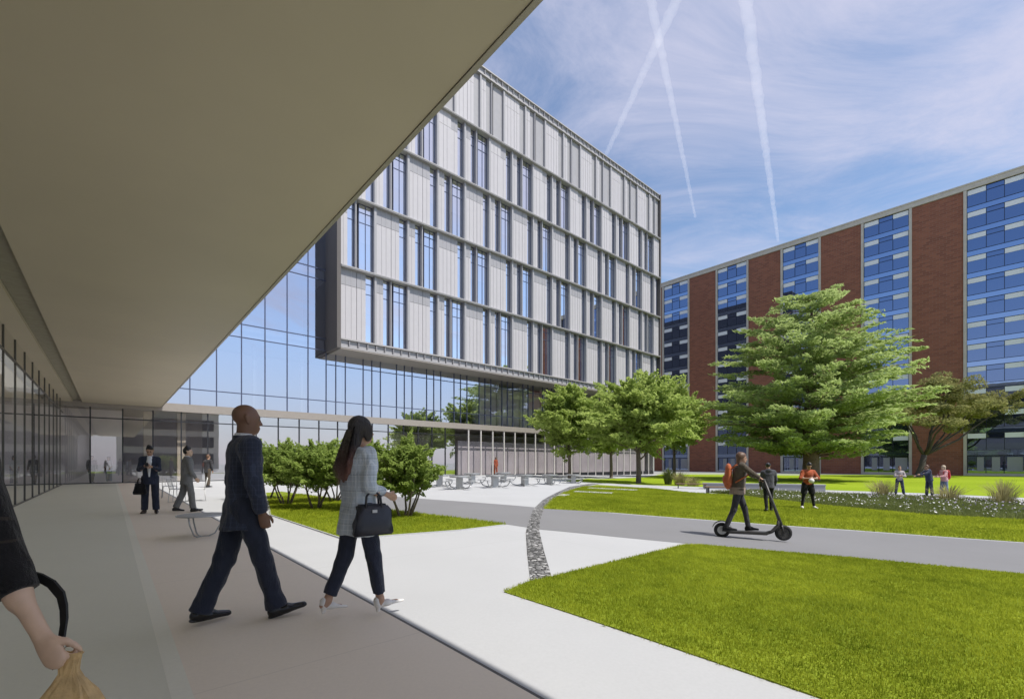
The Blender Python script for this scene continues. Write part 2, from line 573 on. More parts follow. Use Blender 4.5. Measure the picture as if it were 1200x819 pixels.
def wall_band(z0, z1, name):
    bm = bmesh.new()
    nb(bm, N0 + .31, N1 - .01, MF - .02, MF + .5, z0 + .1, z1 - .1, 1)
    nb(bm, N0 + .31, N1 - .01, MF - .22, MF + .48, z0, z0 + .12, 0)
    nb(bm, N0 + .31, N1 - .01, MF - .22, MF + .48, z1 - .12, z1, 0)
    n = N0 + .31 + .7
    while n < N1 - .3:
        nb(bm, n, n + .09, MF - .16, MF - .03, z0 + .121, z1 - .121, 2)
        n += 0.79
    mpart(name, bm, [M['ledge'], M['greypan'], M['recess']])


wall_band(ZB + .06, ROWS[0] + .06, 'lower_band')
wall_band(ROWS[5] - .1, ZT, 'parapet')
# module: panel, panel, window, fin, panel, window, recess, double window, fin
SEG = [('p', 0, 1.40), ('p', 1.42, 2.2), ('w', 2.2, 2.94), ('f', 2.94, 3.13), ('p', 3.13, 3.8), ('w', 3.8, 4.43),
       ('f', 4.43, 4.52), ('r', 4.52, 4.84), ('w', 4.84, 6.08), ('f', 6.08, 6.3)]
win_src, fin_src = {}, {}


def facade_window(n0, n1, z0, z1):
    key = (round(n1 - n0, 2), round(z1 - z0, 2))
    if key not in win_src:
        w, h = n1 - n0, z1 - z0
        bmg = bmesh.new(); bmg.faces.new([bmg.verts.new(p) for p in ((.03, 0, .05), (w - .03, 0, .05), (w - .03, 0, h - .05), (.03, 0, h - .05))])
        g = from_bm('window', bmg, M['glass_win'], main)
        bmf = bmesh.new()
        for x0, x1 in ((0, .05), (w - .05, w)) + (((w / 2 - .025, w / 2 + .025),) if w > 1 else ()):
            bx(bmf, x0, x1, -.04, .03, 0.001, h - .001)
        for zz in (0, h * .72, h * .87, h - .06):
            bx(bmf, .05, w - .05, -.035, .028, zz + .002, zz + .055)
        from_bm('frame', bmf, M['bmull'], g)
        bmb = bmesh.new()
        bx(bmb, .06, w - .06, .14, .16, h * .45, h - .07)
        from_bm('blind', bmb, M['inceil'], g)
        win_src[key] = (g, children(g))
        o = g
    else:
        o = copy_tree(*[win_src[key][0]], kids=win_src[key][1])
        o.parent = main
    o.location = W(n0, MF + .28, z0) - main_inv
    o.rotation_euler = (0, 0, math.atan2(NY, NX))


def facade_fin(n0, n1, z0, z1):
    key = (round(n1 - n0, 2), round(z1 - z0, 2))
    if key not in fin_src:
        b = bmesh.new(); bx(b, 0, n1 - n0, -.13, .5, 0, z1 - z0)
        o = from_bm('fin', b, M['greypan'], main)
        fin_src[key] = o
    else:
        o = fin_src[key].copy(); COL.objects.link(o); o.parent = main
    o.location = W(n0, MF, z0) - main_inv
    o.rotation_euler = (0, 0, math.atan2(NY, NX))


rs = rnd(5)
for r in range(5):
    z0, z1 = ROWS[r] + (.06 if r == 0 else .12), ROWS[r + 1] - .12
    bmw = bmesh.new(); bmr = bmesh.new()
    phase = (0, 3.17, 0, 3.17, 1.2)[r]
    n_base = N0 + .31 - phase
    k = 0
    while n_base + k * MOD < N1:
        for typ, a, b in SEG:
            n0, n1 = n_base + k * MOD + a, n_base + k * MOD + b
            n0, n1 = max(n0, N0 + .311), min(n1, N1 - .012)
            if n1 - n0 < .08: continue
            if r == 4 and typ == 'w':
                nb(bmr, n0, n1, MF + .12, MF + .5, z0, z1)
                continue
            if typ == 'p':
                dm = -.06 if (r == 3 and a == 0) else 0
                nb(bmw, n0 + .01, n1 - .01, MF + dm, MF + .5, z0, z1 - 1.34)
                nb(bmw, n0 + .01, n1 - .01, MF + dm, MF + .5, z1 - 1.31, z1, 0 if (r == 4 or dm) else 1)  # top section in the darker grey paints the shade below the ledge
                ns_ = max(2, int((n1 - n0) / .42))
                for q in range(1, ns_):      # standing seams
                    xq = n0 + (n1 - n0) * (q + rs.uniform(-.12, .12)) / ns_
                    nb(bmw, xq - .012, xq + .012, MF + dm - .03, MF + dm - .001, z0, z1)
            elif typ == 'w':
                facade_window(n0, n1, z0, z1)
            elif typ == 'f':
                facade_fin(n0, n1, z0, z1)
        k += 1
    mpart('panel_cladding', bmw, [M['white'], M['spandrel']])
    if r == 4: mpart('screen_panel', bmr, M['greypan'])
    else: bmr.free()
    if r < 4:
        b = bmesh.new()
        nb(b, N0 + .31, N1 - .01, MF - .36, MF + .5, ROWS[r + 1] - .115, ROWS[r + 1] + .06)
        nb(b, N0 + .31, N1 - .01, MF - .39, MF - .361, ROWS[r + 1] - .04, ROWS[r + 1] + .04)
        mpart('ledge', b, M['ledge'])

# --- curtain wall of the second storey and of the tall link on the left
MC, NE = 39.6, 65.0
CWL = -12.0
bm = bmesh.new()
sheet(bm, CWL, N0 + .1, MC, 5.5, 30)
sheet(bm, N0 + .1, 30.1, MC, 5.5, ZB - .05)
mpart('curtain_glazing', bm, M['glass_cw'])
bm = bmesh.new()
sheet(bm, 30.1, NE, MC, 5.5, ZB - .05)
mpart('curtain_glazing', bm, M['glass_upper'])
bm = bmesh.new()
n = -11.9
while n < N0:
    nb(bm, n, n + .06, MC - .07, MC + .1, 5.5, 30); n += 1.613
n = 13.77
while n < NE:
    for d in (0, .82, 1.65):
        if n + d < NE: nb(bm, n + d, n + d + .055, MC - .07, MC + .1, 5.5, ZB - .05)
    n += 3.27
for z in (6.57, 10.85, 11.85, 16.8, 17.7, 22.75, 23.65, 28.7, 29.6):
    nb(bm, CWL, N0 + .1, MC - .055, MC + .09, z, z + .06)
for z in (6.57, 9.7):
    nb(bm, N0 + .11, NE, MC - .055, MC + .09, z, z + .06)
mpart('mullion_grid', bm, M['bmull'])
bm = bmesh.new()
nb(bm, CWL, NE + .1, MC - .22, MC + 6.9, 4.92, 5.48)
mpart('slab_band', bm, M['band'])
# --- interiors
bm = bmesh.new()
for z in (10.9, 16.8, 22.75, 28.7):
    nb(bm, CWL, N0, MC + .35, MC + 7, z, z + .9, 0)
nb(bm, CWL, NE, MC + 5.0, MC + 7, 5.6, 10.6, 1)
nb(bm, CWL, N0 + .3, MC + 6.0, MC + 8, 10.61, 30, 1)
nb(bm, CWL, NE, MC + 7.0, 60, -.7, 10.6, 1)
nb(bm, CWL, N0 + .3, MC + 8.01, 62, 10.61, 30.2, 1)
for k in range(16):
    nb(bm, 8.5 + k * 3.6, 8.75 + k * 3.6, MC + 1.2, MC + 1.45, 5.6, 10.6, 2)
mpart('interior', bm, [M['inceil'], M['inwall'], M['fin']])
bm = bmesh.new()
nb(bm, CWL - .4, CWL - .01, MC - .1, 62, -.7, 30.4)
nb(bm, NE + .0, NE + .35, MC + .0, 94, -.7, 10.6)
nb(bm, CWL, N0 + .3, MC - .05, 62, 30.0, 30.5)
mpart('side_wall', bm, M['greypan'])
# --- ground floor shopfront
bm = bmesh.new()
sheet(bm, 5.0, 27.0, MC + .03, -.6, 4.92)
mpart('shopfront_glazing', bm, M['glass_sf'])
bm = bmesh.new()
sheet(bm, 27.0, NE, MC + .03, -.6, 4.92)
mpart('shopfront_glazing', bm, M['glass_clear'])
bm = bmesh.new()
sheet(bm, CWL, 5.0, MC + .03, -.6, 4.92)
mpart('lobby_glazing', bm, M['glass_lobby'])
bm = bmesh.new()
n = -11.0 + .55
while n < NE:
    if n < 27.0: nb(bm, n, n + .07, MC - .05, MC + .1, -.6, 4.92)
    n += 1.575
for z in (4.2,):
    nb(bm, CWL, NE, MC - .04, MC + .09, z, z + .07)
nb(bm, CWL, NE, MC - .06, MC + .11, -.6, .06)
mpart('shopfront_frame', bm, M['mull'])
for i in range(22):
    n = 28.6 + i * 1.66
    b = bmesh.new(); nb(b, n, n + .12, MC - .16, MC - .02, -.6, 4.915)
    mpart('fin', b, M['fin'])
bm = bmesh.new()
nb(bm, CWL, NE, MC + .12, MC + 7, -.6, .03, 0)
nb(bm, CWL, NE, MC + 6.4, MC + 6.9, .031, 4.9, 1)
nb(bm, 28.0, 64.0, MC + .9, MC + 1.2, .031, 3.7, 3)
nb(bm, 31.0, 64.0, MC + 2.4, MC + 2.7, 5.6, 10.4, 1)
nb(bm, 9.0, 16.0, MC + 3.2, MC + 3.5, .031, 4.4, 1)
nb(bm, 17.5, 26.5, MC + 4.2, MC + 4.5, .031, 4.4, 1)
nb(bm, 1.72, 2.22, MC + 1.0, MC + 1.5, .031, 4.9, 2)
nb(bm, 3.62, 4.12, MC + 1.0, MC + 1.5, .031, 4.9, 2)
nb(bm, -11, .6, MC + 1.5, MC + 1.8, .031, 4.9, 1)
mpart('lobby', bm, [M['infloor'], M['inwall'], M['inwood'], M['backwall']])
bm = bmesh.new()
for n in (7.4, 8.6):
    nb(bm, n, n + .08, MC - .09, MC - .055, .07, 2.5)
nb(bm, 7.4, 8.68, MC - .09, MC - .055, 2.501, 2.6)
nb(bm, 8.0, 8.06, MC - .09, MC - .055, .07, 2.5)
for n in (7.93, 8.1):
    nb(bm, n, n + .03, MC - .15, MC - .12, .8, 1.5)
mpart('door_frame', bm, M['fin'])
# faceted sculpture behind the second storey glass
scp = empty('faceted_sculpture', 'pale faceted boulder shaped sculpture behind the blue second storey glass', 'sculpture', W(18.55, MC + 1.1, 5.49))
bm = bmesh.new()
pts = [(-1.45, -.3, 0), (1.05, -.5, 0), (1.2, .5, 0), (-1.3, .5, 0), (-.95, -.25, .55), (.25, -.3, .95), (.95, -.2, .8), (1.2, .0, .35), (.2, .4, .9), (-.9, .3, .5)]
vs = [bm.verts.new(p) for p in pts]
bmesh.ops.convex_hull(bm, input=vs)
o = from_bm('body', bm, M['fin'], scp); scp.rotation_euler.z = math.atan2(NY, NX)

# ================================================================== OVERHANG AND GLASS WALK ON THE LEFT
NS0, NS1, MS0, ZS, NG = -2.2, 2.66, -9.0, 5.15, -2.2
wing = empty('overhang_wing', 'beige soffit overhang and glass walled wing beside the covered walk', 'building', W(-4, 15, 0))
wloc = wing.location.copy()


def wpart(name, bm, mat):
    o = from_bm(name, bm, mat, wing); o.location = -wloc; return o


bm = bmesh.new()
nb(bm, -1.32, NS1 - .06, MS0, MC - .24, ZS, ZS + .10)
nb(bm, -2.68, -1.76, MS0, MC - .24, ZS, ZS + .10)
wpart('soffit', bm, M['soffit'])
bm = bmesh.new()
nb(bm, -1.76, -1.32, MS0, MC - .24, ZS + .14, ZS + .2)
nb(bm, -1.77, -1.75, MS0, MC - .24, ZS + .101, ZS + .139)
wpart('soffit_slot', bm, M['slot'])
bm = bmesh.new()
nb(bm, NS1 - .055, NS1, MS0, MC - .24, ZS - .015, ZS + 1.4)
nb(bm, NS1 + .001, NS1 + .05, MS0, MC - .24, ZS + .09, ZS + 1.5)
wpart('fascia', bm, M['fascia'])
bm = bmesh.new()
nb(bm, -2.7, NS1 - .06, MS0, MC - .24, ZS + .3, ZS + 1.38)
nb(bm, -9.6, -4.7, MS0, MC - .24, ZS + .3, ZS + 1.38)
wpart('roof', bm, M['greypan'])
bm = bmesh.new()
nb(bm, -4.7, -2.7, MS0, MC - .24, ZS + .6, ZS + .62)
wpart('added_rooflight', bm, M['opal'])  # unseen opening, added to bring daylight into the room behind the glass
bm = bmesh.new()
bm.faces.new([bm.verts.new(p) for p in (W(NG - .01, MS0, 0), W(NG - .01, MC - .03, 0), W(NG - .01, MC - .03, ZS), W(NG - .01, MS0, ZS))])
wpart('glass_wall', bm, M['glass_left'])
bm = bmesh.new()
m = -8.7
while m < MC - .3:
    nb(bm, NG - .03, NG + .015, m, m + .04, 0, ZS - .002); m += 2.1
nb(bm, NG - .028, NG + .012, MS0, MC - .08, 4.42, 4.49)
nb(bm, NG - .027, NG + .013, MS0, MC - .08, 0.0, .05)
wpart('mullion_grid', bm, M['mull_walk'])
bm = bmesh.new()
nb(bm, -9.0, -8.7, MS0, MC - .3, .03, ZS - .01, 0)
nb(bm, -8.7, NG - .12, MS0, MC - .3, -.3, .028, 1)
nb(bm, -8.7, NG - .12, MS0, MS0 + .3, .03, ZS - .01, 0)
for m in (3, 9.5, 16, 22.5, 29, 35.5):
    nb(bm, -3.9, -3.5, m, m + .4, .03, ZS - .01, 2)
nb(bm, -5.0, -4.72, MS0 + .4, MC - .4, .03, ZS - .01, 0)
wpart('interior', bm, [M['inwall'], M['infloor'], M['inceil']])

bm = bmesh.new()
nb(bm, .1, NS1 - .3, MS0, MC - .4, ZS + 1.39, 22.4)
nb(bm, .0, NS1 - .2, MS0 - .1, MC - .35, 22.41, 23.0)
wpart('upper_storeys', bm, M['band'])
for z in (8.2, 12.4, 16.6):
    bm = bmesh.new()
    nb(bm, NS1 - .29, NS1 - .24, MS0 + 1, MC - 2, z, z + 2.4)
    wpart('window_band', bm, M['rframe'])

# ================================================================== BRICK TOWER
NR, BAY = 92.0, 5.95
red = empty('brick_building', 'long red brick tower block with vertical strips of blue windows', 'building', W(NR + 7, 24, -.55))
rloc = red.location.copy()


def rpart(name, bm, mat):
    o = from_bm(name, bm, mat, red); o.location = -rloc; return o


ZR = 41.1
bm = bmesh.new()
nb(bm, NR + .5, NR + 16, -18.2, 66, -.9, ZR - .1)
rpart('core', bm, M['rframe'])
for k in (-3, -1, 1, 3, 5, 7, 9):
    m0, m1 = k * BAY + .18, (k + 1) * BAY - .18
    b = bmesh.new(); nb(b, NR, NR + .6, m0, m1, -.9, ZR - .85)
    rpart('brick_pier', b, M['brick'])
for k in range(-3, 12):
    b = bmesh.new(); nb(b, NR - .12, NR + .62, k * BAY - .17, k * BAY + .17, -.9, ZR - .82)
    rpart('stone_pilaster', b, M['stone'])
b = bmesh.new()
nb(b, NR - .16, NR + 16.2, -18.3, 66.2, ZR - .8, ZR)
nb(b, NR - .24, NR + 16.3, -18.4, 66.3, ZR - .12, ZR + .08)
rpart('cornice', b, M['stone'])
for k in (0, 2, 4, 6, 8, 10):
    b = bmesh.new()
    nb(b, NR - .05, NR + .4, k * BAY + .18, (k + 1) * BAY - .18, -.9, -.15)
    rpart('plinth', b, M['stone'])
RH = 3.155
wsrc = None
rotm = math.atan2(MY, MX)
wid = BAY - .36
for k in (0, 2, 4, 6, 8):
    for r in range(12):
        zt = ZR - .85 - r * RH
        if wsrc is None:
            # local x along M, y towards -N?  (x: m, y: depth into the tower = -N side flipped below)
            b = bmesh.new()
            bx(b, .04, wid - .04, -.02, 0, -RH + .75, -.04)
            g = from_bm('window', b, M['rglass'], red)
            b = bmesh.new(); bx(b, .02, wid - .02, -.03, .02, -RH + .02, -RH + .7)
            from_bm('spandrel', b, M['rspan'], g)
            b = bmesh.new()
            for x in (0, wid * .345 - .03, wid * .655 - .03, wid - .06):
                bx(b, x, x + .06, -.02, .06, -RH + .74, -.001)
            for z in (-RH + .70, -.06):
                bx(b, .001, wid - .001, -.02, .07, z, z + .06)
            bx(b, wid * .345 + .03, wid * .655 - .03, -.02, .05, -.72, -.66)
            from_bm('frame', b, M['rframe'], g)
            for x0, x1 in ((.07, wid * .345 - .035), (wid * .655 + .035, wid - .07)):
                b = bmesh.new(); bx(b, x0, x1, .012, .05, -.74, -.07)
                from_bm('blind', b, M['blind'], g)
            wsrc, wkids = g, children(g)
            o = g
        else:
            o = copy_tree(wsrc, kids=wkids); o.parent = red
        # local +y must face the court (-N): rotate so that x runs along +M, y = -N
        o.rotation_euler = (0, 0, rotm)
        o.location = W(NR + .12, k * BAY + .18, zt) - rloc
zg = ZR - .85 - 12 * RH
for k in (0, 2, 4, 6, 8):
    b = bmesh.new(); g2 = bmesh.new(); bl = bmesh.new()
    m0, m1 = k * BAY + .18, (k + 1) * BAY - .18
    nb(g2, NR + .3, NR + .32, m0, m1, -.15, zg)
    for f in (0, .345, .655, .985):
        nb(b, NR + .2, NR + .35, m0 + (m1 - m0) * f, m0 + (m1 - m0) * f + .08, -.15, zg - .1)
    nb(b, NR + .21, NR + .34, m0, m1, zg - .1, zg)
    g_ = rpart('ground_floor_window', g2, M['rglass'])
    o = from_bm('frame', b, M['rframe'], g_)
    for f0, f1 in ((.04, .3), (.42, .56), (.7, .82)):
        bl = bmesh.new()
        nb(bl, NR + .26, NR + .29, m0 + (m1 - m0) * f0, m0 + (m1 - m0) * f1, .15, min(zg - .25, 2.3))
        from_bm('blind', bl, M['greypan'], g_)

# low block across the court behind the viewer: seen mirrored in the shopfront
low = empty('low_building', 'low brown building with window bands, seen only mirrored in the shopfront glass', 'building', W(-18, -52, 0))
lloc = low.location.copy()
for nm_, mt_, parts_ in (('wall', 'stone', [(1, 19, -60, -46, -.2, 12.6)]), ('roof', 'dark', [(.7, 19.3, -60, -45.7, 12.61, 13.2)])):
    b = bmesh.new()
    for q in parts_: nb(b, *q)
    o = from_bm(nm_, b, M[mt_], low); o.location = -lloc
for z in (1.0, 4.8, 8.6):
    b = bmesh.new(); nb(b, 2, 18, -45.99, -45.9, z, z + 2.4)
    o = from_bm('window_band', b, M['rframe'], low); o.location = -lloc
drape('verge', nm_poly([(-60, -45.6), (2, -45.6), (2, -24), (-60, -24)]), .006, M['farlawn'])
# ================================================================== GREENERY
RNG = np.random.default_rng(11)


def leaf_cloud(centers, radii, counts, size, flat=0.6, shell=0.3, rng=None, elong=1.7, dirs=None):
    """many small leaf faces spread through ellipsoidal clumps; dirs turns each clump into a spray along a twig"""
    rng = rng or RNG
    P, Nn, T = [], [], []
    for q, (c, r, n) in enumerate(zip(centers, radii, counts)):
        d = rng.normal(size=(n, 3)); d /= np.linalg.norm(d, axis=1)[:, None]
        rr = rng.random(n) ** (1 / 3) * (1 - shell) + shell * rng.random(n) ** 0.25
        p = d * rr[:, None] * np.asarray(r)[None, :]
        nn = d * .30 * np.array([1, 1, .6]) + rng.normal(size=(n, 3)) * np.array([flat, flat, .5]) * 1.1
        nn[:, 2] = np.abs(nn[:, 2]) + .25
        t = rng.normal(size=(n, 3))
        if dirs is not None and dirs[q] is not None:
            ex = np.asarray(dirs[q], float); ex = ex / (np.linalg.norm(ex) + 1e-9)
            ey = np.cross((0, 0, 1), ex); ey = ey / (np.linalg.norm(ey) + 1e-6)
            ez = np.cross(ex, ey)
            u = p[:, 0] / r[0]
            p[:, 1] *= 1.0 - .75 * np.clip(u, 0, 1) ** 1.5        # sprays narrow to their tip
            p[:, 2] *= 1.0 - .6 * np.clip(u, 0, 1)
            p[:, 2] -= .10 * r[0] * u ** 2
            p = p @ np.stack([ex, ey, ez])
            t = t * .55 + ex * 1.0 + ey * (np.sign(rng.normal(size=n)) * .5)[:, None]
        P.append(p + np.asarray(c)[None, :]); Nn.append(nn); T.append(t)
    P = np.concatenate(P); Nn = np.concatenate(Nn); t = np.concatenate(T)
    Nn /= np.linalg.norm(Nn, axis=1)[:, None]
    k = len(P)
    t -= (t * Nn).sum(1)[:, None] * Nn; t /= np.linalg.norm(t, axis=1)[:, None]
    b = np.cross(Nn, t)
    s = size * (0.6 + 0.8 * rng.random(k))[:, None]
    V = np.stack([P - t * s * elong * .5, P + b * s * .5 + Nn * s * .1, P + t * s * elong * .5, P - b * s * .5 + Nn * s * .1], 1).reshape(-1, 3)
    F = np.arange(4 * k).reshape(k, 4)
    return V, F


def limb(bm, a, b, r0, r1, seed, seg=7, sag=0.12, steps=5):
    rr = rnd(seed)
    a, b = Vector(a), Vector(b)
    L = (b - a).length
    pts, rad = [], []
    for i in range(steps + 1):
        t = i / steps
        p = a.lerp(b, t) + Vector((rr.uniform(-1, 1), rr.uniform(-1, 1), rr.uniform(-.5, .5))) * L * .04 * math.sin(math.pi * t)
        p.z -= sag * L * math.sin(math.pi * t) * .5
        pts.append(p); rad.append(r0 + (r1 - r0) * t)
    tube(bm, pts, rad, seg)


def round_tree(name, label, loc, H, Wd, zc0, tr, seed, leafm, nleaf, lsize, group, squash=1.0, lobes=60, mat='bark'):
    root = empty(name, label, 'tree', loc, 0, group)
    rr = rnd(seed); rng = np.random.default_rng(seed)
    H *= 1.03
    zc = (H + zc0) / 2; hz = (H - zc0) / 2
    cs, rs_, ns, ds = [], [], [], []
    for i in range(lobes):
        for _ in range(50):
            u = Vector((rr.uniform(-1, 1), rr.uniform(-1, 1), rr.uniform(-1, 1)))
            if .25 < u.length < 1.0: break
        a_ = math.atan2(u.y, u.x)
        wob = 1 + .16 * math.sin(3 * a_ + seed) + .12 * math.sin(5 * a_ + 4 * u.z + seed * 2) + .10 * math.sin(7 * u.z + seed)
        w = .48 * Wd * (1 - .34 * max(0, u.z)) * (1.0 if u.z > -.5 else 1.0 + (u.z + .5) * .6) * wob
        cs.append((u.x * w, u.y * w, zc + u.z * hz * .92))
        q = rr.uniform(.12, .27) * Wd * .5
        ds.append((u.x, u.y, .25 + .55 * u.z + rr.uniform(-.3, .3)))
        rs_.append((q * 1.55, q * .8, q * .42))
        ns.append(int(nleaf / lobes * rr.uniform(.6, 1.4)))
    cs2 = cs + [(0, 0, zc), (0, 0, zc + hz * .25), (0, 0, zc - hz * .2)]
    rs2 = rs_ + [(Wd * .30, Wd * .30, hz * .66), (Wd * .24, Wd * .24, hz * .5), (Wd * .32, Wd * .32, hz * .45)]
    V, F = leaf_cloud(cs2, rs2, ns + [nleaf // 9] * 3, lsize, rng=rng, elong=2.0, dirs=ds + [None] * 3)
    from_np('crown', V, F, M[leafm], root)
    bm = bmesh.new()
    top = zc + hz * .35
    tube(bm, [(0, 0, -.3), (0.02, .01, .05), (.04, .0, zc0 * .5), (.02, .05, zc0), (-.05, .03, zc), (.0, .0, top)],
         [tr * 1.5, tr * 1.2, tr, tr * .9, tr * .55, tr * .2], 10)
    for i, c in enumerate(cs):
        if i % 4 == 0:
            z0 = max(zc0 * .8, min(top * .9, c[2] - rr.uniform(.15, .4) * Wd * .5))
            limb(bm, (0.0, 0.02, z0), c, tr * .32, tr * .07, seed * 100 + i, 5)
    from_bm('trunk', bm, M[mat], root, True)
    return root


def at_ground(px, py):
    return gp(px, py)


g = 'round crowned young trees in front of the pale block'
for (lab, px, py, H, Wd, z0, tr, sd, nl) in [
    ('young round crowned tree nearest the shopfront, leftmost of its row', 667, 560.5, 9.7, 7.2, 2.0, .16, 21, 11000),
    ('young tree largely hidden behind its larger neighbour, second from the left', 716, 560.2, 9.0, 6.8, 2.2, .16, 22, 9000),
    ('largest round crowned young tree with a forked trunk, third from the left', 748, 566.2, 8.9, 8.0, 2.3, .19, 23, 15000),
    ('young tree in front of the brick tower, rightmost of the row', 790, 558.8, 11.6, 8.6, 3.2, .17, 24, 11000)]:
    round_tree('broadleaf_tree', lab, at_ground(px, py), H, Wd, z0, tr, sd, 'leaf_mid', int(nl * 1.6), .18, g, lobes=210)


def layered_tree():
    loc = at_ground(950, 563)
    H = ((CY - 334) / FPX * loc.y + EYE - loc.z) * .965
    root = empty('layered_tree', 'tallest wide layered green tree standing before the brick tower', 'tree', loc)
    rr = rnd(77); rng = np.random.default_rng(77)
    cs, rs_, ns, ds = [], [], [], []
    bm = bmesh.new()
    tr = .72
    tube(bm, [(0, 0, -.4), (0, 0, .1), (.05, 0, 2), (.0, .1, H * .3), (.1, 0, H * .55), (.0, 0, H * .8), (.2, 0, H * .96)],
         [tr * 1.45, tr * 1.15, tr, tr * .85, tr * .55, tr * .28, tr * .06], 14)
    z0 = H * .17
    prof = [(0, .70), (.10, .92), (.25, 1.0), (.42, .98), (.55, .86), (.68, .76), (.80, .66), (.90, .50), (1, .20)]

    def env(t):
        for (a, x), (b, y) in zip(prof[:-1], prof[1:]):
            if a <= t <= b: return x + (y - x) * (t - a) / (b - a)
        return .1
    HW = 9.3
    lv = 0
    nlev = 20
    for li in range(nlev):
        t = (li + rr.uniform(-.2, .2)) / (nlev - 1); t = min(1, max(0, t))
        z = z0 + (H * .975 - z0) * t
        R = HW * env(t)
        nb_ = max(3, int(11 * env(t) + 2))
        for b in range(nb_):
            a = 2 * math.pi * (b + rr.uniform(-.45, .45)) / nb_ + li * 1.1
            if rr.random() < .16: continue
            side = 1 - .04 * math.cos(a)
            L = R * side * rr.uniform(.72, 1.06)
            tip = Vector((math.cos(a) * L, math.sin(a) * L, z + rr.uniform(-.5, .5) - .03 * L))
            base = Vector((0, 0, max(1.8, z - L * .16)))
            if lv % 2 == 0:
                limb(bm, base, tip, .13 * tr * (1.5 - t), .02, 5000 + lv, 5, -.08)
            lv += 1
            for q in (0.98, .80, .60, .38):
                if q * L < .5: continue
                c = base.lerp(tip, q) + Vector((rr.uniform(-.6, .6), rr.uniform(-.6, .6), rr.uniform(-.15, .35)))
                w = rr.uniform(.75, 1.35) * (.55 + .45 * env(t)) * (1.15 if q < .9 else .9)
                cs.append(tuple(c)); rs_.append((w * 1.75, w * .85, w * .22)); ns.append(int(62 * w * w + 16))
                yaw = a + rr.uniform(-.6, .6); ds.append((math.cos(yaw), math.sin(yaw), rr.uniform(.0, .22)))
    V, F = leaf_cloud(cs, rs_, ns, .17, flat=.35, shell=.2, rng=rng, elong=3.0, dirs=ds)
    from_np('crown', V, F, M['leaf_big'], root)
    from_bm('trunk', bm, M['barkred'], root, True)


layered_tree()


def spreading_tree():
    loc = at_ground(1077, 559.2)
    D = loc.y
    px = lambda x, y, dy=0: Vector(((x - CX) / FPX * D - loc.x, dy, (CY - y) / FPX * D + EYE - loc.z))
    root = empty('spreading_tree', 'flat topped olive green tree with bare forking limbs beside the brick pier', 'tree', loc)
    rr = rnd(9); rng = np.random.default_rng(9)
    bm = bmesh.new()
    fork = px(1083, 533)
    tube(bm, [(-.2, 0, -.3), (0, 0, .3), fork * .5 + Vector((.05, 0, 0)), fork], [.52, .42, .34, .3], 10)
    hubs = [(1072, 470, 2), (1095, 462, -2), (1112, 480, 1.5), (1128, 478, -1.5), (1150, 478, .6), (1168, 476, -.8), (1085, 488, -3), (1140, 490, 2.5), (1060, 490, 0), (1105, 455, .5)]
    cs, rs_, ns = [], [], []
    for i, (x, y, dy) in enumerate(hubs):
        h = px(x, y, dy)
        limb(bm, fork + Vector((0, 0, -.1)), h, .17, .05, 300 + i, 6, .10)
        for j in range(15):
            c = h + Vector((rr.gauss(0, 1.15), rr.gauss(0, 1.3), rr.gauss(.35, .85)))
            w = rr.uniform(.5, 1.05)
            cs.append(tuple(c)); rs_.append((w * 1.2, w * 1.2, w * .65)); ns.append(int(190 * w + 40))
            if j % 3 == 0: limb(bm, h - Vector((0, 0, .1)), c, .05, .012, 900 + i * 20 + j, 4)
    V, F = leaf_cloud(cs, rs_, ns, .15, rng=rng)
    from_np('crown', V, F, M['leaf_olive'], root)
    from_bm('trunk', bm, M['barkdark'], root, True)


M['barkdark'] = plain('dark bark', (0.075, 0.06, 0.05), .9, 0, .35, 9, .6, 25)
spreading_tree()


